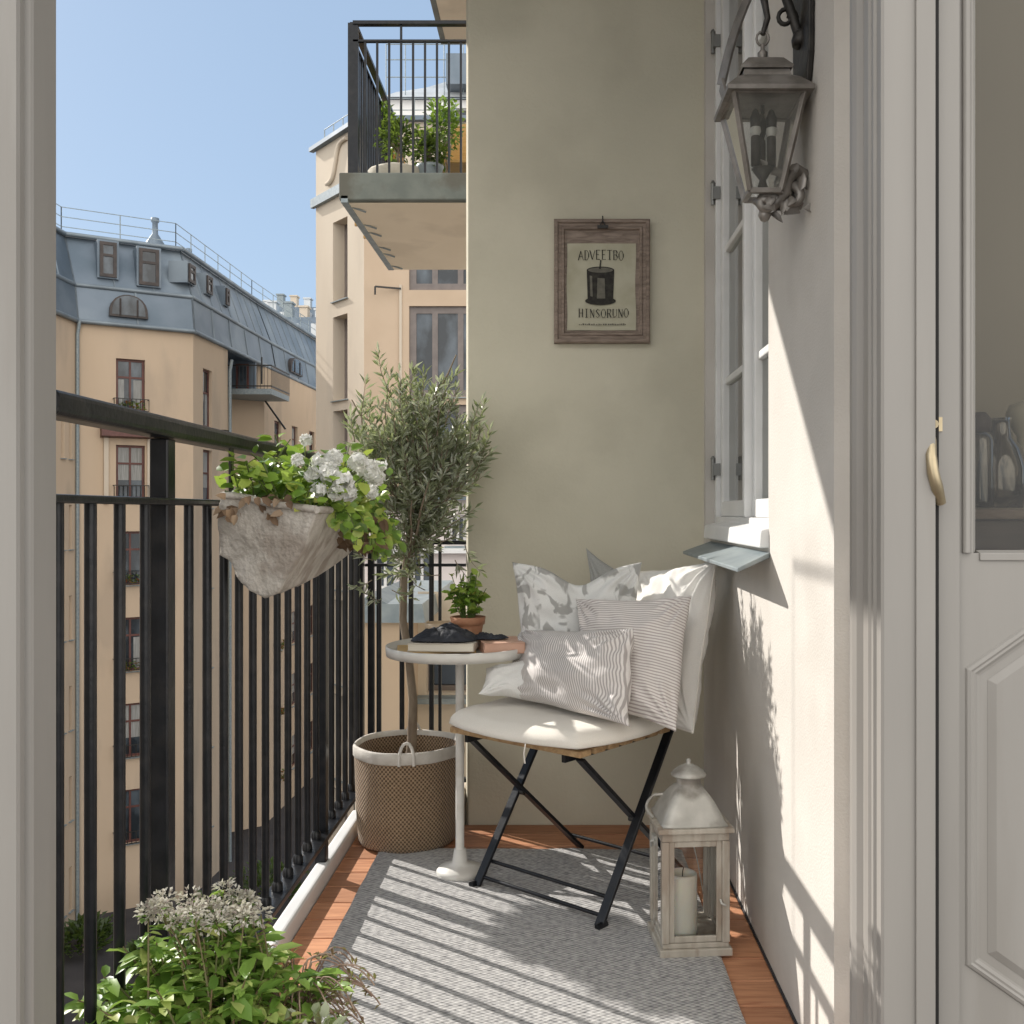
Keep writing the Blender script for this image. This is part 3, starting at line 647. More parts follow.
# ---- house wall with window (right)
hw = thing('house_wall', 'sunlit pale stucco house wall with the white casement window', 'wall', (.5,2.5,0))
WY0, WY1, WZ0, WZ1 = 3.325, 2.328, .99, 3.0
wl = MB(); ww = [(3.36-WY0, 3.36-WY1, WZ0, WZ1)]
facade(wl, (.49,3.36), (.49,1.775), -.25, 4.6, ww, depth=.20)
wl.add([(.49,1.775,-.25),(.515,1.765,-.25),(.515,1.765,4.6),(.49,1.775,4.6)], [(0,1,2,3)])
wl.add([(.515,1.765,-.25),(.515,1.40,-.25),(.515,1.40,4.6),(.515,1.765,4.6)], [(0,1,2,3)])
wl.build('wall', m_wall, hw)
win = MB(); XW = .535
def yb(mb, ya, yb_, za, zb, x=XW, t=.045): mb.box((x-.0, min(ya,yb_), za), (x+t, max(ya,yb_), zb))
win = MB()
yb(win, 3.324,3.292,.992,2.998,.52,.07); yb(win,2.36,2.329,.992,2.998,.52,.07); yb(win,3.292,2.36,.992,1.035,.52,.07); yb(win,3.292,2.36,2.96,2.998,.52,.07); yb(win, 2.795,2.765,1.035,2.96,.515,.07)
wf = win.build('window', m_white, hw, bevel=.003)
for (ya, yc) in ((3.288,2.800),(2.760,2.364)):
    s_ = MB(); w = .036
    yb(s_, ya, ya-w, 1.0355,2.955); yb(s_, yc+w, yc, 1.0355,2.955); yb(s_, ya-w, yc+w, 1.0355,1.085); yb(s_, ya-w, yc+w, 2.915,2.955)
    for z in (1.475,1.905,2.335): yb(s_, ya-w, yc+w, z-.011, z+.011, XW+.008, .028)
    s_.build('sash', m_white, wf, bevel=.004)
    g = MB(); g.add([(XW+.022,ya-.02,1.06),(XW+.022,yc+.02,1.06),(XW+.022,yc+.02,2.94),(XW+.022,ya-.02,2.94)], [(0,1,2,3)]); g.build('pane', m_pane, wf)
for z in (1.19,2.10,2.6):
    h_ = MB(); h_.tube([(.512,3.305,z-.035),(.512,3.305,z+.035)], .007, 10); h_.box((.510,3.285,z-.02),(.534,3.322,z+.02)); h_.tube([(.512,3.305,z+.035),(.512,3.305,z+.045)],[.009,.004],8)
    h_.build('hinge', m_iron if False else M('hinge_steel%d' % int(z*100), (.25,.25,.24), rough=.4, metal=.7), wf)
ct = MB(); n_ = 60
for i in range(n_):
    ya, yc = 3.33-(1.02)*i/n_, 3.33-(1.02)*(i+1)/n_
    f = lambda q: .66 + .012*math.sin(q*1.9) + .006*math.sin(q*.7)
    ct.add([(f(i),ya,1.0),(f(i+1),yc,1.0),(f(i+1),yc,2.99),(f(i),ya,2.99)], [(0,1,2,3)], True)
ct.build('roller_blind', M('beige_blind', (.60,.58,.51), (.65,.62,.55), scale=3, rough=.9), wf)
s_ = MB(); s_.hexa([(.468,2.325,.966),(.468,3.22,.966),(.535,3.22,.966),(.535,2.325,.966),(.472,2.325,1.008),(.472,3.22,1.008),(.535,3.22,1.022),(.535,2.325,1.022)])
s_.build('window_sill', m_white, hw, bevel=.004)
s_ = MB(); s_.hexa([(.395,2.20,.917),(.395,3.16,.917),(.4895,3.20,.944),(.4895,2.31,.944),(.395,2.20,.926),(.395,3.16,.926),(.4895,3.20,.957),(.4895,2.31,.957)])
s_.build('slate_ledge', m_slate, hw, bevel=.002)
s_ = MB(); s_.box((.4865,1.78,.0),(.4895,3.355,.006)); s_.build('wall_joint', M('dark_sealant', (.04,.04,.045), rough=.8), hw)

# ---- end wall (back), olive
ew = thing('end_wall', 'shaded olive stucco end wall behind the chair', 'wall', (.1,3.4,0))
wl = MB()
pts = [(-.312,3.40),(-.302,3.362),(-.298,3.36),(.60,3.36),(.60,3.62),(-.312,3.62)]
wl.prism([V(x,y,-2.5) for x,y in pts], (0,0,7.1)); wl.build('wall', m_olive, ew)
wl = MB().box((.49,3.63,-14),(.75,12.5,9.5)); tag(wl.build('house_facade', m_wall, org=(.6,8,-14)), 'house facade carrying the upper balconies beyond the end wall', 'wall')

# ---- door frame around the opening
m_dark = M('dark_gap', (.015,.014,.013), rough=.8)
df = thing('door_frame', 'warm grey painted door frame around the balcony opening', 'door frame', (0,1.3,0))
def vprism(pts, z0, z1, name, mat, par, bev=.0):
    m = MB(); m.prism([V(x,y,z0) for x,y in pts], (0,0,z1-z0)); return m.build(name, mat, par, bevel=bev)
LJ = [(-1.6,1.205),(-.662,1.205),(-.654,1.207),(-.652,1.212),(-.652,1.222),(-.659,1.226),(-.659,1.232),(-.652,1.236),(-.650,1.24),(-.650,1.295),(-.655,1.302),(-1.6,1.302)]
vprism(LJ, -.03, 2.5, 'jamb', m_trim, df)
RJ = [(.490,1.298),(.4235,1.298),(.420,1.301),(.420,1.318),(.4165,1.321),(.4165,1.329),(.4135,1.333),(.4135,1.350),(.419,1.354),(.419,1.372),(.412,1.38),(.409,1.39),(.409,1.402),(.415,1.412),(.4215,1.43),(.4215,1.445),(.53,1.445),(.53,1.32),(.490,1.32)]
RJ = [(x,y) for x,y in RJ][::-1]
vprism(RJ, -.03, 2.5, 'jamb', m_trim, df)
vprism([(.4635,1.2935),(.4885,1.2935),(.4885,1.2975),(.4635,1.2975)], -.03, 2.5, 'stop_bead', m_trim, df, .001)
MB().box((.4905,1.311,0),(.4993,1.317,2.45)).build('gap_shade_strip', m_dark, df)  # dark strip standing in for the shade of the gap beside the leaf
MB().box((-1.6,1.21,2.5),(1.4,1.44,2.7)).build('lintel', m_trim, df)
MB().box((-.65,1.22,-.03),(.50,1.44,.018)).build('threshold', m_deck, df)
# ---- glazed door leaf
DYF = 1.33
dl = thing('glazed_door', 'glazed door leaf with shaped lower panel and brass pull at the right edge', 'door', (.8,DYF,0))
x0, x1 = (940.5-558)*.00133+.0015, 1.12; zg = 1.05-.041*1.33
st = MB()
st.box((x0,DYF,.012),(x0+.042,DYF+.04,2.44)); st.box((x1-.07,DYF,.012),(x1,DYF+.04,2.44))
xa, xb = x0+.042, x1-.07
st.box((xa,DYF,2.36),(xb,DYF+.04,2.44))
st.box((xa,DYF,.012),(xb,DYF+.04,zg))
st.build('leaf', m_trim, dl)
gb = MB()
for (p, q) in (((x0+.030,zg+.0),(x0+.030,2.36)),):
    gb.prism([V(x0+.027,DYF-.004,zg),V(x0+.030,DYF-.007,zg),V(x0+.035,DYF-.006,zg),V(x0+.040,DYF+.0,zg),V(x0+.050,DYF+.012,zg),V(x0+.027,DYF+.012,zg)], (0,0,1.36))
gb.prism([V(x0+.05,DYF-.003,zg-.010),V(x0+.05,DYF-.003,zg),V(x0+.05,DYF+.012,zg+.004),V(x0+.05,DYF+.012,zg-.010)], (xb-x0-.05,0,0))
gb.build('glazing_bead', m_trim, dl, bevel=.001)
g = MB().add([(xa-.001,DYF+.018,zg-.0),(xb,DYF+.018,zg),(xb,DYF+.018,2.37),(xa-.001,DYF+.018,2.37)], [(0,1,2,3)]); g.build('pane', m_doorglass, dl)
def zz(py, Y=DYF): return EYE+(512-py)*Y/F
def xx(px, Y=DYF): return (px-558)*Y/F
pxs = [(965,965),(965,668),(1042,612),(1190,612)]
poly = [(xx(965),zz(965)),(xx(965),zz(668)),(xx(1042),zz(614)),(xb-.09,zz(614)),(xb-.03,zz(668)),(xb-.03,zz(965)),(xb-.09,zz(1019)),(xx(1042),zz(1019))]
def inset(pl, k):
    c = V(sum(p[0] for p in pl)/len(pl), 0, sum(p[1] for p in pl)/len(pl)); n = len(pl); out = []
    for i in range(n):
        p0, p1, p2 = [V(pl[(i+s) % n][0], 0, pl[(i+s) % n][1]) for s in (-1,0,1)]
        d1, d2 = (p1-p0).normalized(), (p2-p1).normalized(); n1, n2 = V(d1.z,0,-d1.x), V(d2.z,0,-d2.x)
        if n1.dot(c-p1) < 0: n1, n2 = -n1, -n2
        m = (n1+n2).normalized(); kk = k/max(.3, m.dot(n1)); q = p1+m*kk; out.append((q.x,q.z))
    return out
pm = MB(); prof = [(0,0.0),(.004,-.008),(.012,-.010),(.016,-.004),(.024,.0),(.034,.0)]
prof = [(0,0.0),(.002,-.003),(.006,-.0045),(.009,-.003),(.012,-.0035),(.016,-.001),(.019,-.0004)]
rings = [[V(x,DYF+dy,z) for x,z in inset(poly,k)] for k,dy in prof]
for a_, b_ in zip(rings, rings[1:]):
    n = len(a_)
    for i in range(n): pm.add([a_[i],a_[(i+1)%n],b_[(i+1)%n],b_[i]], [(0,1,2,3)])
pm.build('panel_moulding', m_trim, dl)
pn = MB(); ra = [V(x,DYF-.0004,z) for x,z in inset(poly,.030)]; rb = [V(x,DYF-.005,z) for x,z in inset(poly,.040)]
for i in range(8): pn.add([ra[i],ra[(i+1)%8],rb[(i+1)%8],rb[i]], [(0,1,2,3)])
pn.add(rb, [tuple(range(8))]); pn.build('raised_panel', m_trim, dl)
m_brass = M('worn_brass', (.34,.28,.18), (.46,.38,.25), scale=30, rough=.35, metal=.75)
hd = MB()
hp = [P(930,428,1.318),P(932,440,1.302),P(931,455,1.293),P(933,472,1.290),P(937,488,1.293),P(941,503,1.302)]
hd.tube(hp, [.004,.0055,.007,.0075,.008,.0065], 10); hd.tube([P(934,424,1.318),P(934,424,1.296)], .006, 10); hd.box((xx(929),1.318,zz(432)),(xx(939),1.326,zz(418)))
hd.tube([P(941,500,1.30),P(942,500,1.329)], .004, 8)
hd.build('handle', m_brass, dl)
# wall reveal / room wall behind the leaf glass, with shelf and things on it
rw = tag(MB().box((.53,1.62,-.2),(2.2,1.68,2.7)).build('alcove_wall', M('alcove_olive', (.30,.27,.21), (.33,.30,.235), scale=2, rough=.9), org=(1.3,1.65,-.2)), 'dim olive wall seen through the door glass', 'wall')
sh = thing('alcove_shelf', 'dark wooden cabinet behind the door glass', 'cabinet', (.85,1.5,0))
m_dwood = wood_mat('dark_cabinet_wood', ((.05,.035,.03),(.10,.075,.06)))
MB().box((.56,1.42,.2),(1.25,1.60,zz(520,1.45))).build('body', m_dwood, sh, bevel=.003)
MB().box((.55,1.41,zz(520,1.45)+.001),(1.26,1.605,zz(520,1.45)+.016)).build('top', m_greywood, sh, bevel=.003)
zs = zz(520,1.45)+.016
cg = glass_mat('carafe_glass', (.72,.70,.68), 3.0)
cx = xx(1001,1.49)
tag(MB().lathe((cx,1.49,zs), [(0,.002),(.030,.002),(.036,.02),(.037,.06),(.030,.09),(.017,.105),(.013,.125),(.016,.135),(.015,.133),(.011,.124),(.014,.104),(.027,.088),(.034,.06),(.033,.02),(0,.006)], 28).build('glass_carafe', cg, org=(cx,1.49,zs)), 'round clear glass carafe behind the door glass', 'carafe')
cx = xx(980,1.47)
jr = thing('glass_jar', 'narrow glass jar with dark lid beside the carafe behind the door glass', 'jar', (cx,1.47,zs))
MB().lathe((cx,1.47,zs), [(0,.002),(.018,.002),(.02,.01),(.02,.10),(.014,.115),(.012,.115),(.018,.10),(.018,.01),(0,.006)], 20).build('body', cg, jr)
MB().lathe((cx,1.47,zs+.112), [(0,0),(.015,0),(.016,.02),(.008,.03),(0,.03)], 20).build('lid', m_dwood, jr)
cx = xx(1024,1.52)
vs = tag(MB().lathe((cx,1.52,zs), [(0,.002),(.03,.002),(.012,.02),(.009,.08),(.010,.11),(.022,.13),(.026,.145),(.021,.158),(0,.165)], 24).build('candlestick', M('ivory_turned', (.45,.42,.33), rough=.5), org=(cx,1.52,zs)), 'ivory turned knob topped candlestick behind the door glass', 'candlestick')
# interior room (behind camera)
struct(MB().box((-2.6,-3.4,-.06),(2.6,1.2,.0)).build('room_floor', m_dwood))

# ---- balcony railing
rg = thing('balcony_railing', 'black iron railing with wide handrail running along the left side', 'railing', (-.68,2.3,0))
RX = -.68
ys = [1.243,1.34,1.432,1.542,1.639]
k_ = [1.853+.0967*i for i in range(11)]
MB().box((RX-.026,1.303,1.177),(RX+.026,3.46,1.212)).build('handrail', m_black, rg, bevel=.010, seg=3)
MB().box((RX-.018,1.303,1.062),(RX+.018,3.46,1.074)).build('mid_rail', m_black, rg, bevel=.003)
MB().box((RX-.024,1.303,.120),(RX+.030,3.46,.134)).build('bottom_rail', m_black, rg, bevel=.002)
for yy in (1.725, 2.885, 3.43):
    MB().box((RX-.018,yy-.018,-.20),(RX+.014,yy+.018,1.176)).build('post', m_black, rg, bevel=.003)
for i in range(-5, 20):
    yy = 1.7445+.0967*i
    if yy < 1.32 or yy > 3.4 or abs(yy-1.725) < .04 or abs(yy-2.885) < .04: continue
    bl = MB(); bl.tube([(RX,yy,.134),(RX,yy,1.062)], .0088, 10)
    bl.tube([(RX,yy,.134),(RX,yy,.150),(RX,yy,.156)], [.014,.013,.009], 10)
    bl.build('baluster', m_black, rg)
sk = MB().box((RX-.020,1.3,-.20),(RX-.012,3.40,.02)); sk.build('fascia', m_black, rg)
er = thing('end_railing', 'short low black railing across the end gap behind the basket', 'railing', (-.48,3.45,0))
EY = 3.45
MB().box((-.665,EY-.014,.938),(-.315,EY+.014,.952)).build('top_rail', m_black, er, bevel=.003)
MB().box((-.665,EY-.010,.862),(-.315,EY+.010,.872)).build('mid_rail', m_black, er, bevel=.002)
MB().box((-.665,EY-.014,.120),(-.315,EY+.014,.134)).build('bottom_rail', m_black, er, bevel=.003)
for px in (379, 402, 411, 431.5, 440):
    xq = (px-558)*EY/F; MB().tube([(xq,EY,.134),(xq,EY,.938 if px > 403 else .862)], .0088 if px != 440 else .006, 10).build('baluster', m_black, er)
MB().box((-.655,EY-.011,-.15),(-.633,EY+.011,.938)).build('post', m_black, er, bevel=.002)
# end kerb under the end railing
tag(MB().box((-.69,3.39,-.2),(-.315,3.52,.10)).build('end_kerb', m_cream, org=(-.5,3.45,-.2), bevel=.008), 'low cream kerb under the end railing', 'kerb')

# ---- rug
rm = weave_mat('grey_rug_weave', (.10,.10,.105), (.50,.49,.475), 50, 78, bump=1.0, noise_amt=.68, dist=.005, clo=.25, chi=.68)
RW, RL = .935, 1.75; rgx, rgy = -.552, 1.34
m = MB(); nx, ny = 80, 150; vs = []; uv = []
for j in range(ny+1):
    for i in range(nx+1):
        u, v = i/nx, j/ny
        x = rgx + RW*u + .004*noise.noise(V(v*9, 1, u>.5)); y_ = rgy + RL*v + .006*noise.noise(V(u*7, 5, v>.5))
        ed = min(u, 1-u)*RW; z = .002+.007*min(1, ed/.006+.3) + .0025*(noise.noise(V(x*3.2,y_*3.2,0))+.4) + .0015*noise.noise(V(x*7,y_*7,0)) + .0012*noise.noise(V(x*30,y_*30,0))
        vs.append((x,y_,z)); uv.append((x,y_))
m.add(vs, [(j*(nx+1)+i, j*(nx+1)+i+1, (j+1)*(nx+1)+i+1, (j+1)*(nx+1)+i) for j in range(ny) for i in range(nx)], True, uv)
b0 = len(m.v)
rim = [(i) for i in range(nx+1)]
for side in ([(i) for i in range(nx+1)], [ny*(nx+1)+i for i in range(nx+1)], [j*(nx+1) for j in range(ny+1)], [j*(nx+1)+nx for j in range(ny+1)]):
    for a_, b_ in zip(side, side[1:]):
        p, q = Vector(vs[a_]), Vector(vs[b_]); m.add([p, q, V(q.x,q.y,.0005), V(p.x,p.y,.0005)], [(0,1,2,3)], False, [(p.x,p.y),(q.x,q.y),(q.x,q.y+.01),(p.x,p.y+.01)])
tag(m.build('rug', rm, org=(rgx+RW/2, rgy+RL/2, 0)), 'woven grey and white rug laid over the wooden deck', 'rug')

# ---- basket
BX, BY = -.480, 3.20
bw = weave_mat('burlap_weave', (.085,.052,.03), (.35,.25,.16), 84, 72, bump=1.0, noise_amt=.25, dist=.004, clo=.3, chi=.62)
bk = thing('woven_basket', 'brown woven basket with white rim band holding the olive tree', 'basket', (BX,BY,.001))
wp = lambda a, z: 1 + .018*math.sin(a*3+1.2)*(z/.33) + .012*math.sin(a*7+z*9)
prof = [(.152,.008),(.158,.02),(.163,.07),(.166,.14),(.168,.22),(.170,.285)]
MB().lathe((BX,BY,.001), [(0.001,.003),(.13,.0)]+prof, 72, warp=wp).build('body', bw, bk)
mm = MB().lathe((BX,BY,.001), [(.163,.30),(.160,.24),(.158,.18),(.0,.17)], 72, warp=wp); mm.build('lining', bw, bk)
MB().lathe((BX,BY,.001), [(.1705,.280),(.174,.284),(.174,.312),(.170,.317),(.164,.316),(.162,.30)], 72, warp=wp).build('rim_band', M('white_cotton_band', (.50,.47,.42), (.60,.57,.52), scale=30, rough=.9, bump=.5, bscale=200), bk)
for (ang, dz) in ((-1.45, 0), (.15, 0), (1.6, 0)):
    c = V(BX+math.cos(ang)*.174, BY+math.sin(ang)*.174, .30); t = V(-math.sin(ang), math.cos(ang), 0); n_ = V(math.cos(ang), math.sin(ang), 0)
    pts = [c - t*.022 + n_*.002 - V(0,0,.02)] + [c - t*.022*math.cos(q*math.pi/8) + V(0,0,.045*math.sin(q*math.pi/8)) - n_*.02*math.sin(q*math.pi/8) for q in range(9)] + [c + t*.022 + n_*.002 - V(0,0,.02)]
    MB().tube(pts, .005, 8).build('handle', M('cotton_rope%d' % int(ang*10+20), (.6,.57,.52), rough=.95), bk)

# ---- olive tree
ot = thing('olive_tree', 'young olive tree with silvery green crown standing in the woven basket', 'tree', (BX,BY,.18))
m_bark = M('olive_bark', (.16,.12,.085), (.28,.23,.17), scale=25, rough=.95, bump=.9, bscale=60, stretch=(1,1,.3), bdist=.006)
tr = [V(BX+.0,BY,.17), P(412,740,3.2), P(413,700,3.2), P(409,660,3.19), P(403,620,3.18), P(404,580,3.18), P(408,545,3.19), P(412,510,3.2), P(416,470,3.2), P(417,430,3.2)]
tk = MB(); tk.tube(tr, [.017,.016,.0145,.013,.012,.0115,.0105,.009,.007,.004], 12)
branches = []
cc = P(416,480,3.17)
Rb = random.Random(21)
def crown_r(dv):
    # egg shape, wider at middle, some lobes
    return 1 + .30*noise.noise(dv*1.7+V(3,1,7)) + .12*noise.noise(dv*4+V(8,2,1))
leaves = MB()
def inside(p):
    q = p - cc; return (q.x/.225)**2 + (q.y/.165)**2 + (q.z/.36)**2 < 1
def twig(p0, d0, ln, nleaf, rad0):
    pts = [p0]; d = d0.normalized()
    for k in range(5):
        d = (d + V(Rb.uniform(-.25,.25), Rb.uniform(-.25,.25), Rb.uniform(-.08,.28))).normalized(); pts.append(pts[-1] + d*ln/5)
    if pts[-1].y > 3.345: 
        pts = [V(p.x, min(p.y, 3.335), p.z) for p in pts]
    tk.tube(pts, [rad0*(1-.75*i/5) for i in range(6)], 5, cap=False)
    for i in range(nleaf):
        t = Rb.uniform(.12,1)*4.999; j = int(t); p = pts[j].lerp(pts[j+1], t-j); dd = (pts[j+1]-pts[j]).normalized()
        side = V(Rb.gauss(0,1),Rb.gauss(0,1),Rb.gauss(0,.7)).normalized(); side = (side - dd*side.dot(dd)).normalized()
        ld = dd*.75 + side*.9 + V(0,0,.15)
        if p.y + ld.y*.03 > 3.35: ld.y = -abs(ld.y)
        leaves.leaf(p, ld, side.cross(dd)+V(0,0,.6), Rb.uniform(.024,.050), Rb.uniform(.0065,.0100), fold=.3, bend=.10)
    leaves.leaf(pts[-1], d, V(0,-1,.3), .035, .009)
    return pts
shoots = []
for i in range(12):
    t = Rb.uniform(.55,.98)*(len(tr)-1); j = min(int(t), len(tr)-2); p = tr[j].lerp(tr[j+1], t-j)
    a = Rb.uniform(0, 2*math.pi); d = V(math.cos(a), math.sin(a)*.7, Rb.uniform(.5,1.5)); ln = Rb.uniform(.2,.34)
    pts = [p]; dd = d.normalized()
    for k in range(5):
        dd = (dd + V(Rb.uniform(-.15,.15),Rb.uniform(-.15,.15),.1)).normalized(); q = pts[-1]+dd*ln/5; q.y = min(q.y, 3.31); pts.append(q)
    tk.tube(pts, [.006-.0008*k for k in range(6)], 6, cap=False); branches.append(pts)
cnt = 0
while cnt < 320:
    dv = V(Rb.gauss(0,1),Rb.gauss(0,1),Rb.gauss(0,1)).normalized(); rr = crown_r(dv)*Rb.uniform(.35,.93)
    end = cc + V(dv.x*.265*rr, dv.y*.17*rr, dv.z*.33*rr)
    zf = (end.z-cc.z)/.31
    wfac = 1.0 - .6*max(0,-zf)**1.1 - .3*max(0,zf)**2
    end.x = cc.x + (end.x-cc.x)*wfac
    if end.y > 3.32: continue
    d = (dv*V(1,1,1).x + V(0,0,.75)).normalized()
    st_ = end - d*.075
    twig(st_, d, Rb.uniform(.08,.135), 18, .0022); cnt += 1
# long upright shoots at the top
for (px, py, l_) in ((392,400,.16),(386,420,.14),(400,410,.12),(440,410,.13),(445,425,.12),(470,440,.13),(362,425,.13),(355,445,.10),(480,470,.13),(425,420,.12),(410,400,.10),(455,430,.13),(478,440,.12),(372,430,.1)):
    twig(P(px,py,3.15+Rb.uniform(-.05,.08)), V(Rb.uniform(-.25,.25),Rb.uniform(-.2,.1),1), l_, 22, .0022)
# low loose sprays
for (px, py) in ((380,600),(392,590),(372,580),(425,590),(440,575),(400,560),(375,560),(455,560),(465,545)):
    twig(P(px,py,3.15), V(Rb.uniform(-.6,.6),Rb.uniform(-.5,.1),Rb.uniform(-.6,.3)), .11, 14, .0018)
tk.build('trunk', m_bark, ot)
m_olv = leaf_mat('olive_leaf', [(.16,.19,.11),(.25,.28,.18),(.37,.40,.29),(.56,.58,.50)], rough=.38, trans=.3, tcol=(.40,.48,.14))
stuffpart(leaves.build('crown', m_olv, ot))
# climber leaves around the lower trunk belong to the tree's pot: soil
MB().lathe((BX,BY,.001), [(.157,.175),(.08,.182),(0,.186)], 40).build('soil', m_soil, ot)

# ---- planter on the railing
pb = thing('railing_planter', 'grey fibre trough with trailing leaves and white blossoms hung on the railing', 'planter', (-.55,2.1,.9))
m_felt = M('grey_fibre_felt', (.38,.35,.31), (.50,.465,.42), scale=26, rough=.98, bump=1.0, bscale=90, bdist=.006, c3=(.24,.20,.165), s3=11, amt3=.7, detail=9)
def grid4(a, b_, c, d, nx, ny, amp, seed):
    vs = []; uv = []
    for j in range(ny+1):
        for i in range(nx+1):
            u, v = i/nx, j/ny; p = a.lerp(b_, u).lerp(d.lerp(c, u), v)
            k = noise.noise(p*14+V(seed,0,0))*amp + noise.noise(p*45)*amp*.35
            vs.append(p + V(k, k*.8, k*.7)); uv.append((u,v))
    return vs, [(j*(nx+1)+i, j*(nx+1)+i+1, (j+1)*(nx+1)+i+1, (j+1)*(nx+1)+i) for j in range(ny) for i in range(nx)], uv
nTL, nTR, nBR, nBL = P(223,498,1.90), P(318,510,1.84), P(268,600,1.88), P(219,556,1.93)
LEN = .66
sec = [P(222,497,1.90), P(270,505,1.87), P(318,510,1.84), P(303,548,1.85), P(288,576,1.86), P(278,592,1.87), P(264,599,1.88), P(250,590,1.89), P(236,573,1.91), P(219,555,1.93), P(218,528,1.92)]
offs = [V(.02,LEN,.02), V(0,LEN,.01), V(-.03,LEN,.0), V(-.025,LEN,.02), V(-.02,LEN,.035), V(.0,LEN,.05), V(.02,LEN,.055), V(.02,LEN,.04), V(.02,LEN,.03), V(.02,LEN,.02), V(.02,LEN,.02)]
fTL, fTR = sec[0]+offs[0], sec[2]+offs[2]; nTL, nTR = sec[0], sec[2]
tr_ = MB(); ring = []; K = len(sec); SUBN = 5
def spt(k, w):
    a, b__ = k // SUBN, (k % SUBN)/SUBN; p = sec[a % K].lerp(sec[(a+1) % K], b__); o_ = offs[a % K].lerp(offs[(a+1) % K], b__)
    q = p + o_*w + V(0,0,-.012*math.sin(w*math.pi)); e = noise.noise(q*13)*.007 + noise.noise(q*40)*.0025
    return q + V(e, e*.7, e*.8)
NN = K*SUBN; NL = 26; vs = [spt(k, w/NL) for w in range(NL+1) for k in range(NN)]; uv = [(k/NN, w/NL) for w in range(NL+1) for k in range(NN)]
open_top = 2*SUBN
tr_.add(vs, [(w*NN+k, w*NN+(k+1) % NN, (w+1)*NN+(k+1) % NN, (w+1)*NN+k) for w in range(NL) for k in range(open_top, NN)], True, uv)
for w in (0, NL):
    c0 = sum([vs[w*NN+k] for k in range(NN)], V(0,0,0))/NN; vv = []; RR = 8
    for r in range(RR+1):
        for k in range(NN):
            p = c0.lerp(vs[w*NN+k], r/RR); e = (noise.noise(p*16)*.006 + noise.noise(p*45)*.002)*(1-r/RR); vv.append(p + V(e*.5, e, e*.4))
    tr_.add(vv, [(r*NN+k, r*NN+(k+1) % NN, (r+1)*NN+(k+1) % NN, (r+1)*NN+k) for r in range(RR) for k in range(NN)], True)
tr_.build('trough', m_felt, pb, weld=True)
rimb = MB(); rimb.tube([vs[k] + V(0,0,.004) for k in range(open_top+1)], .007, 8); rimb.tube([vs[w*NN+open_top] + V(0,0,.003) for w in range(NL+1)], .007, 8); rimb.build('rim', m_felt, pb)
v_, f_, u_ = grid4(nTL+V(.01,.01,-.02),nTR+V(-.01,.01,-.02),fTR+V(-.01,-.01,-.02),fTL+V(.01,-.01,-.02),20,30,.01,2)
MB().add(v_, f_, True, u_).build('soil', m_soil, pb)
st = MB()
for yy in (2.02, 2.40):
    st.beam((-.66,yy,1.0),(-.66,yy,1.205),.02,.004,up=(1,0,0)); st.beam((-.668,yy,1.214),(-.70,yy,1.214),.02,.003)
st.build('hook', m_iron, pb)
m_ivy = leaf_mat('bright_trailing_leaf', [(.05,.10,.02),(.12,.22,.035),(.22,.36,.055),(.34,.46,.09),(.42,.42,.10)], rough=.38, trans=.35, tcol=(.42,.6,.08))
lf = MB(); stm = MB(); Rp = random.Random(5)
def at_tr(u, v): return nTL.lerp(nTR, u).lerp(fTL.lerp(fTR, u), v)
for q in range(130):
    p = at_tr(Rp.uniform(.05,.95), Rp.uniform(.0,.98)); p.z -= .02
    up = V(Rp.uniform(-.5,.65), Rp.uniform(-.5,.3), Rp.uniform(.5,1.2)).normalized(); ln = Rp.uniform(.05,.145)*(1.15 if p.y > 2.0 else .9)
    pts = [p]
    for k in range(4): up = (up + V(Rp.uniform(-.3,.3),Rp.uniform(-.3,.3),-.12)).normalized(); pts.append(pts[-1]+up*ln/4)
    stm.tube(pts, .0016, 4, cap=False)
    for k in range(9):
        t = Rp.uniform(.3,1)*3.99; j = int(t); c = pts[j].lerp(pts[j+1], t-j)
        d = V(Rp.gauss(0,1),Rp.gauss(-.2,1),Rp.gauss(.1,.6)); s = Rp.uniform(.018,.036)
        lf.leaf(c + d.normalized()*.008, d, V(Rp.uniform(-.5,.5),Rp.uniform(-1.0,.2),1), s, s*Rp.uniform(.75,.95), fold=.12, bend=.2, wide=True)
# trailing over the front right side
for q in range(34):
    v = Rp.uniform(.1,1.0); p = at_tr(1.0, v) + V(.0,0,.01); pts = [p]; d = V(Rp.uniform(.2,.6),-.25,.3); L_ = Rp.uniform(.07,.20)*(.6+.5*v)
    for k in range(6): d = (d+V(-.07,Rp.uniform(-.1,.1),-.33)).normalized(); pts.append(pts[-1]+d*L_/6)
    stm.tube(pts, .0014, 4, cap=False)
    for k in range(10):
        t = Rp.uniform(.1,1)*5.99; j = int(t); c = pts[j].lerp(pts[j+1], t-j); d = V(Rp.gauss(.4,.8),Rp.gauss(-.4,.8),Rp.gauss(-.3,.6)); s = Rp.uniform(.016,.032)
        lf.leaf(c, d, V(.3,-.7,.6), s, s*.8, fold=.12, bend=.2, wide=True)
stuffpart(lf.build('leaves', m_ivy, pb)); stm.build('stems', M('green_stem', (.10,.13,.04), rough=.6), pb)
m_bloom = leaf_mat('white_blossom', [(.62,.62,.58),(.75,.75,.72),(.80,.80,.80)], rough=.6, trans=.3, tcol=(.8,.8,.7))
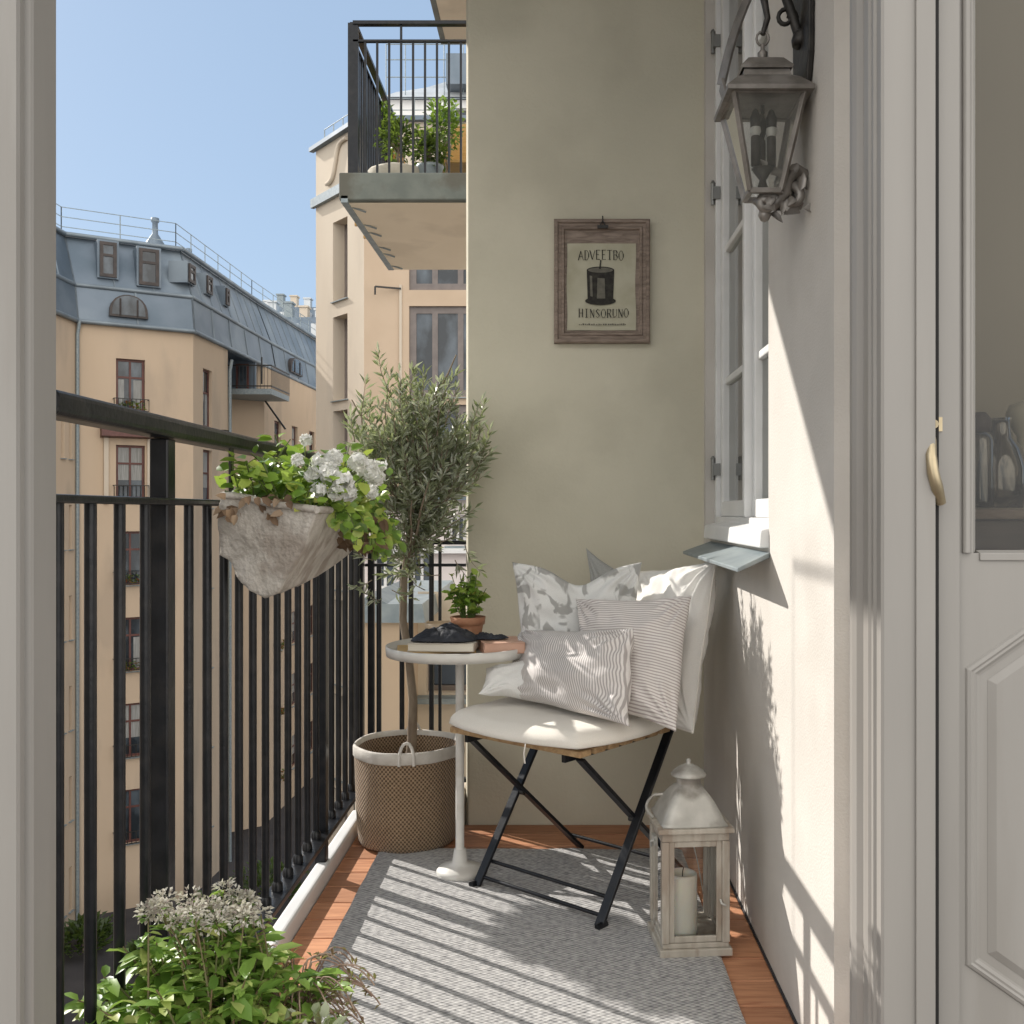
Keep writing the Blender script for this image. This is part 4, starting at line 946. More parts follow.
def blossom_head(c, r, n, name, par, size=.012):
    m = MB()
    for q in range(n):
        v = V(Rp.gauss(0,1),Rp.gauss(0,1),Rp.gauss(0,1)).normalized(); p = c + v*r*Rp.uniform(.7,1.05)
        for k in range(4):
            a = k*math.pi/2+q; t = v.cross(V(.3,.2,.9)).normalized(); w = t*math.cos(a)+v.cross(t)*math.sin(a)
            m.leaf(p, w+v*.25, v, size, size*.8, fold=.05, bend=.1)
    return stuffpart(m.build(name, m_bloom, par))
for (px,py,Y,r) in ((322,462,1.97,.017),(334,458,1.98,.015),(330,474,1.93,.020),(341,481,1.92,.022),(336,493,1.9,.013),(348,492,1.93,.015),(358,462,2.1,.019),(368,470,2.15,.021),(376,478,2.2,.017),(312,474,1.93,.012),(298,460,1.93,.009),(380,464,2.3,.014),(318,490,1.9,.012),(372,492,2.1,.012),(306,440,2.0,.008)):
    blossom_head(P(px,py,Y), r, 30 if r > .014 else 12, 'blossom', pb)
# dry brown leaves hanging
m_dry = leaf_mat('dry_leaf', [(.10,.06,.035),(.20,.13,.08),(.3,.22,.15)], rough=.8, trans=.15, tcol=(.3,.2,.1))
dl_ = MB()
for q in range(160):
    if q < 60: c = P(Rp.uniform(225,300), Rp.uniform(495,515), Rp.uniform(1.84,1.95))
    else: c = P(Rp.uniform(335,385), Rp.uniform(515,548), Rp.uniform(2.1,2.35))
    dl_.leaf(c, V(Rp.gauss(0,1),Rp.gauss(-.5,.5),Rp.gauss(-.8,.6)), V(0,-1,.3), Rp.uniform(.012,.03), .014, fold=.3, bend=.4, wide=True)
dl_.build('dry_leaves', m_dry, pb)

# ---- foreground herb planter
fp = thing('foreground_herbs', 'bright green leafy plant with pale flower heads in a pot at the near left corner', 'plant', (-.50,1.52,0))
Rf = random.Random(11)
MB().lathe((-.52,1.52,.0), [(0,.004),(.10,.004),(.135,.20),(.142,.205),(.142,.235),(.130,.235),(.125,.20),(0,.2)], 32).build('pot', m_canvas, fp)
m_herb = leaf_mat('herb_leaf', [(.07,.14,.025),(.14,.25,.045),(.23,.38,.07),(.34,.46,.13),(.45,.46,.16)], rough=.4, trans=.35, tcol=(.4,.6,.1))
lf = MB(); stm = MB(); heads = []
for q in range(190):
    a = Rf.uniform(0, 2*math.pi); r = math.sqrt(Rf.random()); p = V(-.52+math.cos(a)*r*.11, 1.52+math.sin(a)*r*.10, .21)
    tgt = V(-.53+math.cos(a)*r*.20+Rf.uniform(-.03,.03), 1.51+math.sin(a)*r*.13, .412 - .11*r**2 + Rf.uniform(-.13,.03))
    if q < 26: tgt = V(-.56+Rf.uniform(-.055,.10), 1.53+Rf.uniform(-.05,.06), Rf.uniform(.425,.455)) if q < 20 else V(-.50+Rf.uniform(-.02,.05),1.53,Rf.uniform(.41,.44))
    pts = [p, p.lerp(tgt,.35)+V(0,0,.03), p.lerp(tgt,.7)+V(0,0,.02), tgt]
    stm.tube(pts, [.0026,.002,.0016,.0012], 5, cap=False)
    if q < 26: heads.append(tgt)
    n_l = 14
    for k in range(n_l):
        t = Rf.uniform(.3,1)*2.99; j = int(t); c = pts[j].lerp(pts[j+1], t-j); b_ = Rf.uniform(0,6.28)
        d = V(math.cos(b_),math.sin(b_),Rf.uniform(-.2,.75)); s = Rf.choice((Rf.uniform(.018,.035), Rf.uniform(.028,.050)))*(1 if q >= 26 else .6)
        lf.leaf(c, d, V(0,0,1)+V(Rf.uniform(-.4,.4),Rf.uniform(-.4,.4),0), s, s*Rf.uniform(.38,.55), fold=.18, bend=.22, wide=True)
stuffpart(lf.build('leaves', m_herb, fp)); stm.build('stems', M('herb_stem', (.12,.14,.05), (.18,.12,.07), scale=20, rough=.6), fp)
m_hd = leaf_mat('pale_flower_head', [(.30,.24,.22),(.50,.47,.40),(.64,.62,.56),(.42,.40,.28)], rough=.8, trans=.25, tcol=(.5,.5,.4))
fh = MB()
for h_ in heads:
    for q in range(60):
        v = V(Rf.gauss(0,1),Rf.gauss(0,1),Rf.gauss(.3,.7)).normalized()
        fh.leaf(h_+v*Rf.uniform(.006,.017), v, V(Rf.uniform(-1,1),Rf.uniform(-1,1),1), .008, .005, fold=.3, bend=.2)
stuffpart(fh.build('flower_heads', m_hd, fp))
wpz = thing('wiry_heather', 'dry reddish brown wiry plant drooping beside the green herbs', 'plant', (-.41,1.56,0))
MB().lathe((-.41,1.58,.0), [(0,.004),(.05,.004),(.07,.14),(.074,.145),(.074,.165),(.066,.165),(.064,.14),(0,.14)], 24).build('pot', m_terra, wpz)
wr = MB(); lv = MB()
for q in range(75):
    a = Rf.uniform(0, 2*math.pi); out = Rf.uniform(.02,.10); top_ = Rf.uniform(.25,.345); p = V(-.412,1.58,.14)
    e = V(-.41+math.cos(a)*out*.8, 1.565+math.sin(a)*out*.6, top_); pts = [p, p.lerp(e,.5)+V(0,0,.06), e]
    d = V(math.cos(a)*.5, math.sin(a)*.4, .5)
    for k in range(6): d = (d+V(math.cos(a)*.12,math.sin(a)*.1,-.38)).normalized(); pts.append(pts[-1]+d*Rf.uniform(.009,.016))
    wr.tube(pts, [.0014]*3+[.0013]*6, 5, cap=False)
    for k in range(4):
        c = pts[Rf.randint(3,8)]; lv.leaf(c, V(Rf.gauss(0,1),Rf.gauss(0,1),Rf.gauss(0,1)), V(0,0,1), .013, .006)
wr.build('stems', M('wiry_stem', (.20,.13,.10), (.32,.24,.18), scale=40, rough=.8), wpz); stuffpart(lv.build('leaves', leaf_mat('wiry_leaf', [(.10,.03,.04),(.2,.12,.07),(.16,.2,.08)]), wpz))
# pale variegated low plant at the right
vp = thing('variegated_plant', 'small pale variegated plant with dark red tips nearest the rug', 'plant', (-.36,1.43,0))
MB().lathe((-.36,1.44,.0), [(0,.004),(.045,.004),(.06,.12),(.064,.125),(.064,.14),(.056,.14),(0,.12)], 24).build('pot', m_terra, vp)
mb_ = MB(); bush(mb_, V(-.36,1.44,.25), .065,.06,.075, 420, .026,.013); stuffpart(mb_.build('foliage', leaf_mat('variegated_leaf', [(.12,.03,.04),(.16,.2,.08),(.34,.38,.24),(.5,.5,.42)]), vp))
mb_ = MB()
for q in range(12): mb_.tube([(-.36,1.44,.12),(-.36+Rf.uniform(-.05,.05),1.44+Rf.uniform(-.04,.04),.27)], .0015, 4)
mb_.build('stems', m_greywood, vp)
# ================================================================== FURNITURE
# ---- side table
TX, TY = -.283, 2.885
st_ = thing('side_table', 'round white metal side table with a single post beside the basket', 'table', (TX,TY,.008))
m_wm = M('worn_white_metal', (.66,.65,.61), (.60,.585,.55), scale=14, rough=.42, bump=.08, bscale=50, c3=(.42,.38,.32), s3=12, amt3=.35)
tcx = TX - .002; TTY = 2.862
MB().lathe((tcx,TTY,0), [(0,.646),(.199,.646),(.204,.644),(.206,.66),(.2055,.671),(.202,.672),(.200,.660),(.0,.660)], 72).build('table_top', m_wm, st_)
MB().lathe((TX,TY,.008), [(.0135,.02),(.0125,.06),(.0125,.60),(.02,.62),(.05,.637)], 20).build('post', m_wm, st_)
MB().lathe((TX,TY,.009), [(.066,0),(.068,.008),(.062,.017),(.04,.024),(.022,.032),(.017,.07),(.0,.072)], 40).build('base', m_wm, st_)
ZT_ = .6603
# things on the table
bk_ = thing('book', 'thick cream bound book under the crumpled dark cloth', 'book', P(440,652,2.80))
def book(par, c, rz, w, d, h, cover, pages):
    c = Vector(c); rx_, ry_ = V(math.cos(rz),math.sin(rz),0), V(-math.sin(rz),math.cos(rz),0)
    def bx(mb, x0,x1,y0,y1,z0,z1): mb.hexa([c+rx_*x+ry_*y+V(0,0,z) for z in (z0,z1) for x,y in ((x0,y0),(x1,y0),(x1,y1),(x0,y1))])
    cv = MB(); t = .0022
    bx(cv,-w/2,w/2,-d/2,d/2,0,t); bx(cv,-w/2,w/2,-d/2,d/2,h-t,h); bx(cv,w/2-t,w/2,-d/2,d/2,t,h-t); cv.build('cover', cover, par, bevel=.001)
    pg = MB(); bx(pg,-w/2+.003,w/2-t-.0003,-d/2+.003,d/2-.003,t+.0003,h-t-.0003); pg.build('pages', pages, par)
m_paper = M('page_edges', (.60,.56,.48), (.70,.66,.58), scale=3, rough=.9, stretch=(1,1,160))
m_cov1 = M('cream_cover', (.55,.50,.42), (.62,.57,.49), scale=12, rough=.7)
m_cov2 = M('peach_leather', (.55,.33,.24), (.63,.40,.30), scale=14, rough=.55, bump=.3, bscale=120)
m_cov3 = M('ochre_cover', (.50,.33,.14), (.60,.42,.2), scale=14, rough=.7)
ORG[bk_.name] = Vector((-.31,2.87,ZT_)); bk_.location = ORG[bk_.name]
book(bk_, (-.318,2.815,ZT_+.0065), rad(-4), .185, .15, .022, m_cov1, m_paper)
b2_ = thing('magazine', 'thin ochre covered magazine poking out left of the cream book', 'magazine', (-.35,2.89,ZT_))
book(b2_, (-.345,2.825,ZT_+.0004), rad(9), .215, .155, .0055, m_cov3, m_paper)
b3_ = thing('notebook', 'peach leather notebook lying at the right side of the table top', 'notebook', (-.16,2.85,ZT_))
book(b3_, (-.162,2.815,ZT_+.0004), rad(12), .115, .15, .030, m_cov2, m_cov2)
# crumpled cloth
def cloth(name, c, rx, ry, h, seed, mat, label, cat, rz=0, fold=1.0, floor=0):
    m = MB(); n = 56; vs = []; uv = []
    for j in range(n+1):
        for i in range(n+1):
            u, v = i/n*2-1, j/n*2-1; r = math.sqrt(u*u+v*v)
            # square to disc
            x, y = u*math.sqrt(1-v*v/2), v*math.sqrt(1-u*u/2); rr = min(1, math.hypot(x,y))
            ed = 1 + .22*noise.noise(V(math.atan2(y,x)*1.3, seed, 0))
            z = h*(1-rr**2.4)**.8*(.75+.5*noise.noise(V(x*1.6,y*1.6,seed))) + fold*.010*abs(noise.noise(V(x*4,y*4,seed+5)))*(1.2-rr) + .004*noise.noise(V(x*10,y*10,seed))*(1-rr**4)
            z = max(z, .0012 + .002*abs(noise.noise(V(x*9,y*9,seed))))
            px_, py_ = x*rx*ed, y*ry*ed
            vs.append(Vector(c)+V(px_*math.cos(rz)-py_*math.sin(rz), px_*math.sin(rz)+py_*math.cos(rz), z)); uv.append((u*rx,v*ry))
    m.add(vs, [(j*(n+1)+i, j*(n+1)+i+1, (j+1)*(n+1)+i+1, (j+1)*(n+1)+i) for j in range(n) for i in range(n)], True, uv)
    o = m.build(name, mat, org=c); s = o.modifiers.new('solid', 'SOLIDIFY'); s.thickness = .002; s.offset = 1
    return tag(o, label, cat)
m_navy = M('dark_navy_cloth', (.012,.014,.02), (.03,.034,.045), scale=25, rough=.6, bump=.3, bscale=200, spec=.4)
cloth('dark_cloth', (-.315,2.812,ZT_+.030), .095, .065, .045, 3.3, m_navy, 'crumpled dark navy cloth heaped on the cream book', 'cloth', rz=.12)
cloth('glove', (-.195,2.815,ZT_+.0325), .055, .028, .014, 9.1, m_navy, 'flat black glove tip lying over the peach notebook beside the pot', 'glove', rz=.05)
# potted herb
pc = P(466,628,3.0); pc = V(-.268,2.975,ZT_)
pp = thing('potted_plant', 'small green plant in a terracotta pot at the back of the side table', 'plant', pc)
MB().lathe(pc+V(0,0,.0005), [(0,0),(.036,0),(.045,.052),(.045,.055),(.050,.056),(.053,.078),(.047,.079),(.043,.060),(0,.06)], 40).build('pot', m_terra, pp)
MB().lathe(pc+V(0,0,.062), [(.044,0),(0,.004)], 24).build('soil', m_soil, pp)
lf = MB(); sm_ = MB(); Rq = random.Random(3)
for q in range(42):
    a = Rq.uniform(0,6.28); r = Rq.uniform(.015,.058); e = pc+V(math.cos(a)*r, math.sin(a)*r, Rq.uniform(.10,.215)); p = pc+V(math.cos(a)*.015,math.sin(a)*.015,.062)
    pts = [p, p.lerp(e,.5)+V(0,0,.015), e]; sm_.tube(pts, .0012, 4, cap=False)
    for k in range(6):
        c = pts[1].lerp(pts[2], Rq.random()); d = V(Rq.gauss(0,1),Rq.gauss(-.2,1),Rq.gauss(.2,.5)); s = Rq.uniform(.016,.032)
        lf.leaf(c, d, V(0,-.5,1), s, s*.72, fold=.15, bend=.2, wide=True)
lf.build('foliage', m_ivy, pp); sm_.build('stems', M('tender_stem', (.1,.15,.04), rough=.6), pp)
tag(MB().lathe((-.345,2.965,ZT_), [(0,.001),(.035,.001),(.048,.045),(.050,.062),(.046,.062),(.043,.046),(.03,.006),(0,.006)], 32).build('wooden_bowl', wood_mat('bowl_wood', ((.35,.26,.17),(.5,.4,.28))), org=(-.345,2.965,ZT_)), 'pale wooden bowl behind the dark cloth left of the terracotta pot', 'bowl')

# ---- folding chair
cc_ = V(.05,2.78,0); yaw = rad(-40)
r_ = V(math.cos(yaw), math.sin(yaw), 0); b_ = V(-math.sin(yaw), math.cos(yaw), 0)
def CH(a, bb, z): return cc_ + r_*a + b_*bb + V(0,0,z)
ch = thing('folding_chair', 'black folding bistro chair with wooden slat seat in the corner', 'chair', (.05,2.78,0))
zf = .009
for s in (-1, 1):
    m = MB(); m.beam(CH(s*.215,-.175,zf), CH(s*.215,.150,.46), .010,.026, up=r_); m.beam(CH(s*.215,.150,.46), CH(s*.215,.235,.70), .010,.026, up=r_)
    m.tube([CH(s*.222,-.19,.014), CH(s*.222,-.155,.014)], .009, 8)
    m.build('long_leg', m_black, ch, bevel=.002)
    m = MB(); m.beam(CH(s*.195,-.225,.436), CH(s*.195,.265,zf), .010,.026, up=r_); m.build('short_leg', m_black, ch, bevel=.002)
    m = MB(); m.tube([CH(s*.188,-.006,.238), CH(s*.224,-.006,.238)], .008, 10); m.build('rivet', m_iron, ch)
    m = MB(); m.beam(CH(s*.17,-.26,.440), CH(s*.17,.14,.440), .012,.02); m.build('seat_rail', m_black, ch, bevel=.001)
for (a_, bb, z) in ((.215,-.120,.065),(.195,.215,.06),(.215,-.155,.03)):
    MB().tube([CH(-a_,bb,z), CH(a_,bb,z)], .0055, 8).build('stretcher', m_black, ch)
for k in range(7):
    bb = -.265 + .058*k; sm = MB()
    sm.hexa([CH(x,y,z) for z in (.450,.466) for x,y in ((-.228,bb),(.228,bb),(.228,bb+.045),(-.228,bb+.045))]); sm.build('seat_slat', m_slat, ch, bevel=.003)
for z, bb in ((.58,.182),(.67,.213)):
    sm = MB(); pts = [CH(-.222+.444*k/10, bb+.018*math.sin(math.pi*k/10)-.01, z) for k in range(11)]
    for p, q in zip(pts, pts[1:]): sm.beam(p, q, .014, .042)
    sm.build('back_slat', m_slat, ch)
# ---- seat pad
m_linen = weave_mat('cream_linen', (.72,.685,.62), (.80,.765,.70), 500, 500, bump=.35, noise_amt=.6, dist=.0008)
pad = MB(); n = 60; vs = []; uv = []
def se(u, v, p=5.0): return max(0., 1 - (abs(u)**p + abs(v)**p))
for sgn in (1, -1):
    vs = []; uv = []
    for j in range(n+1):
        for i in range(n+1):
            u, v = i/n*2-1, j/n*2-1
            x, y = u*math.sqrt(1-.32*v*v), v*math.sqrt(1-.32*u*u); e = max(abs(u),abs(v))
            h = (1-e**6)**.5
            z = .030*h*sgn*(1 if sgn > 0 else .5) + (.004*noise.noise(V(u*2.2,v*2.2,1)) if sgn > 0 else 0)*h + .0016*noise.noise(V(u*7,v*7,3))*h
            # puckers near edge
            if sgn > 0: z += .0022*math.sin((u+v)*26)*max(0,e-.72)*h
            droop = -.010*max(0,e-.86)/.14
            vs.append(CH(x*.270+.010, y*.256-.072, .490+z*1.05+droop)); uv.append((x*.25,y*.24))
    f = [(j*(n+1)+i, j*(n+1)+i+1, (j+1)*(n+1)+i+1, (j+1)*(n+1)+i) for j in range(n) for i in range(n)]
    pad.add(vs, f if sgn > 0 else [t[::-1] for t in f], True, uv)
sp = pad.build('seat_pad', m_linen, org=(.05,2.78,.468), weld=True); tag(sp, 'thick cream seat pad on the folding chair', 'seat cushion')
tie = MB(); tie.tube([CH(.1,-.322,.478),CH(.1,-.328,.455),CH(.102,-.326,.43)], .0018, 5); tie.build('tie', m_linen, sp)

# ---- pillows
def mottled_cloth(name):  # pale weave with grey noise patches mixed into its colour
    m = weave_mat(name, (.68,.68,.665), (.78,.78,.76), 420, 420, bump=.35, noise_amt=.6, dist=.0008); nt = m.node_tree
    uv = N(nt, 'ShaderNodeUVMap'); mp = N(nt, 'ShaderNodeMapping'); mp.inputs['Scale'].default_value = (1,.6,1); mp.inputs['Rotation'].default_value = (0,0,.6); L(nt, uv.outputs[0], mp.inputs[0])
    n = N(nt, 'ShaderNodeTexNoise'); n.inputs['Scale'].default_value = 17; n.inputs['Detail'].default_value = 2.5; n.inputs['Distortion'].default_value = 1.6; L(nt, mp.outputs[0], n.inputs[0])
    r = N(nt, 'ShaderNodeValToRGB'); r.color_ramp.elements[0].position = .50; r.color_ramp.elements[1].position = .56; r.color_ramp.elements[1].color = (.8,.8,.8,1); L(nt, n.outputs[0], r.inputs[0])
    b = nt.nodes['Principled BSDF']; old = b.inputs['Base Color'].links[0].from_socket
    mx = N(nt, 'ShaderNodeMix', data_type='RGBA'); L(nt, r.outputs[0], mx.inputs[0]); L(nt, old, mx.inputs[6]); mx.inputs[7].default_value = (.30,.295,.28,1); L(nt, mx.outputs[2], b.inputs['Base Color'])
    return m
def pillow(name, BL, BR, TR, TL, T, mat, label, seed=0, n=64, pinch=.07, chop=0, wr=.007, piping=None, org=None, bulge=.5, fold=0):
    BL, BR, TR, TL = map(Vector, (BL,BR,TR,TL)); ex = ((BR-BL)+(TR-TL)); ey = ((TL-BL)+(TR-BR)); w, h = ex.length/2, ey.length/2
    nn = ex.cross(ey).normalized()
    m = MB(); edge = []
    for sgn in (1, -1):
        vs = []; uv = []
        for j in range(n+1):
            for i in range(n+1):
                u, v = -math.cos(math.pi*i/n), -math.cos(math.pi*j/n)
                u = .35*u + .65*(i/n*2-1); v = .35*v + .65*(j/n*2-1)
                uu = u*(1 - pinch*(1-v*v)*abs(u)**1.5*(1+.5*noise.noise(V(seed,v*2,u>0))))
                vv = v*(1 - pinch*(1-u*u)*abs(v)**1.5*(1+.5*noise.noise(V(seed+9,u*2,v>0))))
                ht = (max(0,(1-abs(u)**2.6))*max(0,(1-abs(v)**2.6)))**bulge
                cd = 0
                if chop: 
                    g = math.exp(-((u-.05)/.42)**2)*((v+1)/2)**2.2; vv -= chop*g
                    ht *= 1 - .35*g
                q = V(u*1.3+seed, v*1.3, sgn*.3)
                wv = wr*(noise.noise(q*1.4) + .55*noise.noise(q*3.1+V(4,0,0)))
                # radial creases from corners and edges
                ang = math.atan2(v - (1 if v > 0 else -1), u - (1 if u > 0 else -1)); rc = math.hypot(abs(u)-1, abs(v)-1)
                wv += wr*.55*math.sin(ang*15 + seed)*math.exp(-((rc-.35)/.28)**2)
                ea = min(1-abs(u), 1-abs(v))
                wv += wr*.10*math.sin((u if abs(v) > abs(u) else v)*34+seed*3)*math.exp(-(ea/.13)**2)
                hh = sgn*T/2*ht + wv*min(1, ht*2.2)
                p = BL.lerp(BR, (uu+1)/2).lerp(TL.lerp(TR, (uu+1)/2), (vv+1)/2) + nn*hh
                p += nn*.006*noise.noise(V(u*2+seed,v*2,7))
                vs.append(p); uv.append((uu*w/2, vv*h/2))
        f = [(j*(n+1)+i, j*(n+1)+i+1, (j+1)*(n+1)+i+1, (j+1)*(n+1)+i) for j in range(n) for i in range(n)]
        m.add(vs, f if sgn > 0 else [t[::-1] for t in f], True, uv)
        if sgn > 0:
            k = n+1; edge = [vs[i] for i in range(k)] + [vs[j*k+n] for j in range(1,k)] + [vs[n*k+i] for i in range(n-1,-1,-1)] + [vs[j*k] for j in range(n-1,0,-1)]
    c = sum((BL,BR,TR,TL), V(0,0,0))/4; c.z = min(BL.z,BR.z)
    o = m.build(name, mat, org=c, weld=True); tag(o, label, 'cushion', 'cushions piled on the chair')
    if piping: MB().tube(edge + edge[:1], .0028, 6, cap=False).build('piping', piping, o)
    return o
m_cr = weave_mat('off_white_cotton', (.74,.72,.68), (.82,.80,.76), 520, 520, bump=.3, noise_amt=.6, dist=.0008)
m_gr = weave_mat('grey_linen', (.28,.285,.27), (.37,.37,.355), 420, 420, bump=.4, noise_amt=.6, dist=.0008)
m_st1 = weave_mat('greige_stripe', (.68,.65,.63), (.76,.73,.71), 420, 420, bump=.35, noise_amt=.5, dist=.0008, stripe=(0,.0075,(.40,.37,.36),.40))
m_st2 = weave_mat('rose_thin_stripe', (.73,.70,.67), (.80,.77,.74), 420, 420, bump=.35, noise_amt=.5, dist=.0008, stripe=(1,.0075,(.45,.39,.38),.34))
m_pt = weave_mat('soft_grey_white', (.68,.68,.665), (.78,.78,.76), 420, 420, bump=.35, noise_amt=.6, dist=.0008)
m_pt2 = mottled_cloth('grey_mottled_cloth')
pillow('grey_cushion', P(596,690,3.06), P(668,680,2.96), P(668,598,3.0), P(586,548,3.16), .09, m_gr, 'plain grey linen cushion with its peak showing at the very back', 2.2, pinch=.08, wr=.007)
pillow('white_cushion', P(628,722,2.86), P(693,733,2.62), P(717,559,2.80), P(640,572,3.00), .12, m_cr, 'large off white cushion with piped edge leaning at the right', 5.1, pinch=.05, piping=m_linen, wr=.013)
pillow('slouched_cushion', P(520,690,2.86), P(636,694,2.80), P(642,562,2.88), P(512,562,2.90), .13, m_pt2, 'pale grey mottled cushion with pointed ears and a dented top', 8.4, pinch=.07, chop=.30, wr=.018)
pillow('rose_striped_cushion', P(583,705,2.66), P(676,732,2.46), P(692,596,2.66), P(576,599,2.80), .12, m_st2, 'rosy white cushion with thin horizontal stripes, right of the front cushion', 3.7, pinch=.06, wr=.013)
pillow('bolster_cushion', P(478,694,2.68), P(560,700,2.70), P(560,655,2.80), P(486,668,2.74), .07, m_pt, 'little white cushion corner sticking out left behind the front cushion', 1.3, pinch=.10, wr=.006)
pillow('greige_striped_cushion', P(503,696,2.78), P(630,727,2.42), P(633,628,2.52), P(522,631,2.88), .12, m_st1, 'front rectangular cushion with fine vertical greige stripes', 6.6, pinch=.06, wr=.014)

# ---- floor lantern
LX, LY, LR = .316, 2.42, rad(5)
ln = thing('floor_lantern', 'tall whitewashed lantern with domed metal roof on the rug by the wall', 'lantern', (LX,LY,.01))
lr, lb = V(math.cos(LR), math.sin(LR), 0), V(-math.sin(LR), math.cos(LR), 0)
def LP(a, bb, z): return V(LX,LY,.010) + lr*a + lb*bb + V(0,0,z)
def lbox(mb, a0,a1,b0,b1,z0,z1): mb.hexa([LP(a,bb,z) for z in (z0,z1) for a,bb in ((a0,b0),(a1,b0),(a1,b1),(a0,b1))])
m_ww = M('whitewashed_wood', (.38,.345,.29), (.50,.465,.405), scale=9, rough=.6, bump=.35, bscale=60, stretch=(3,3,.6), c3=(.27,.21,.16), s3=7, amt3=.7)
m_tin = M('brushed_tin', (.40,.39,.36), (.54,.53,.49), scale=16, rough=.5, metal=.3, bump=.5, bscale=26, c3=(.22,.20,.175), s3=9, amt3=.8)
W = .086
bs = MB(); lbox(bs,-W,W,-W,W,.0,.018); lbox(bs,-W+.007,W-.007,-W+.007,W-.007,.0185,.030)
bs.build('base', m_ww, ln, bevel=.002)
for a in (-1,1):
    for bb in (-1,1):
        m = MB(); c = W-.014; lbox(m, a*c-.009,a*c+.009, bb*c-.009,bb*c+.009, .0305,.268); m.build('corner_post', m_ww, ln, bevel=.002)
tp = MB(); lbox(tp,-W+.006,W-.006,-W+.006,W-.006,.2685,.288); lbox(tp,-W-.004,W+.004,-W-.004,W+.004,.2885,.300); tp.build('top_plate', m_ww, ln, bevel=.002)
zi0, zi1, c = .031, .268, W-.023
dr = MB(); f = W-.010; 
for (a0,a1,z0,z1) in ((-c,-c+.013,zi0,zi1),(c-.013,c,zi0,zi1),(-c+.013,c-.013,zi0,zi0+.014),(-c+.013,c-.013,zi1-.014,zi1)): lbox(dr,a0,a1,-f,-f+.010,z0,z1)
dr.build('door', m_ww, ln, bevel=.0015)
sd_ = MB()
for s in (-1,1):
    for (b0,b1,z0,z1) in ((-c,-c+.010,zi0,zi1),(c-.010,c,zi0,zi1),(-c+.010,c-.010,zi0,zi0+.010),(-c+.010,c-.010,zi1-.010,zi1)):
        a0,a1 = sorted((s*f, s*(f-.008))); lbox(sd_,a0,a1,b0,b1,z0,z1)
for (a0,a1,z0,z1) in ((-c,-c+.010,zi0,zi1),(c-.010,c,zi0,zi1),(-c+.010,c-.010,zi0,zi0+.010),(-c+.010,c-.010,zi1-.010,zi1)): lbox(sd_,a0,a1,f-.008,f,z0,z1)
sd_.build('side_frame', m_ww, ln, bevel=.001)
for (p, q) in (((-c,-f+.005),(c,-f+.005)),((-c,f-.004),(c,f-.004)),((-f+.004,-c),(-f+.004,c)),((f-.004,-c),(f-.004,c))):
    MB().add([LP(*p,zi0),LP(*q,zi0),LP(*q,zi1),LP(*p,zi1)], [(0,1,2,3)]).build('pane', m_glass, ln)
# wire arches on the back and right panes
wa = MB()
for s in (-1, 1):
    wa.tube([LP(s*(c-.012)*(1-t/10)**.8*1.0, f-.012, zi0+.06+(zi1-zi0-.08)*math.sin(t/10*math.pi/2)) for t in range(11)], .0016, 6)
wa.build('arch_wire', m_tin, ln)
ht = MB(); ht.tube([LP(-W-.001,-.02,.255),LP(-W-.008,-.01,.25),LP(-W-.006,0,.235)], .0035, 8); lbox(ht,-W-.002,-W+.006,-.015,.015,.24,.262); ht.tube([LP(c-.004,-f-.003,.13),LP(c-.004,-f-.012,.125),LP(c+.006,-f-.012,.12)],.003,8)
ht.build('latch', m_tin, ln)
def sq_ring(r, z, p=6, n=32):
    out = []
    for k in range(n):
        a = 2*math.pi*k/n + math.pi/4; cs, sn = math.cos(a), math.sin(a); q = (abs(cs)**p+abs(sn)**p)**(-1/p); out.append(LP(r*cs*q, r*sn*q, z))
    return out
rf = MB(); prof = [(.079,.3005,30),(.079,.304,30),(.074,.308,26),(.068,.324,22),(.055,.348,18),(.042,.366,12),(.033,.378,5),(.029,.384,2),(.029,.388,2),(.029,.408,2)]
rr_ = [sq_ring(*p) for p in prof]; vs = [v for r in rr_ for v in r]; n = 32
rf.add(vs, [(i*n+j, i*n+(j+1)%n, (i+1)*n+(j+1)%n, (i+1)*n+j) for i in range(len(prof)-1) for j in range(n)], True); rf.build('roof', m_tin, ln)
cp = MB(); cp.lathe(LP(0,0,.402), [(.029,0),(.042,.001),(.043,.005),(.036,.013),(.024,.022),(.012,.028),(.005,.030),(.006,.036),(.004,.041),(0,.042)], 40); cp.build('cap', m_tin, ln)
rg_ = MB(); rg_.tube([LP(-.03+.0*t, -.04-.012*math.cos(t*math.pi/6)*1, .36-.03*math.sin(t*math.pi/6)) for t in range(7)], .002, 6); 
bail = MB(); bail.tube([LP(-.088,0,.305)]+[LP(-.088-.016*math.sin(t*math.pi/10), -.01*t/10, .305+.055*t/10) for t in range(1,11)]+[LP(-.066,-.01,.362)], .0035, 8); bail.build('bail_handle', m_tin, ln)
m_wax = M('ivory_wax', (.86,.83,.72), (.90,.87,.77), scale=5, rough=.45); m_wax.node_tree.nodes['Principled BSDF'].inputs['Subsurface Weight'].default_value = .25; m_wax.node_tree.nodes['Principled BSDF'].inputs['Subsurface Radius'].default_value = (.02,.012,.006)
cpos = LP(-.020,-.022,.0305)
cd = thing('candle', 'thick ivory pillar candle inside the floor lantern', 'candle', cpos)
MB().lathe(cpos, [(0,0),(.034,.0),(.0355,.004),(.0355,.138),(.0345,.145),(.030,.147),(.026,.140),(.0,.136)], 40, warp=lambda a,z: 1+.01*math.sin(a*2+z*30)).build('wax', m_wax, cd)
MB().tube([cpos+V(0,0,.136),cpos+V(.001,0,.15),cpos+V(.003,0,.158)], .0014, 6).build('wick', m_dark, cd)

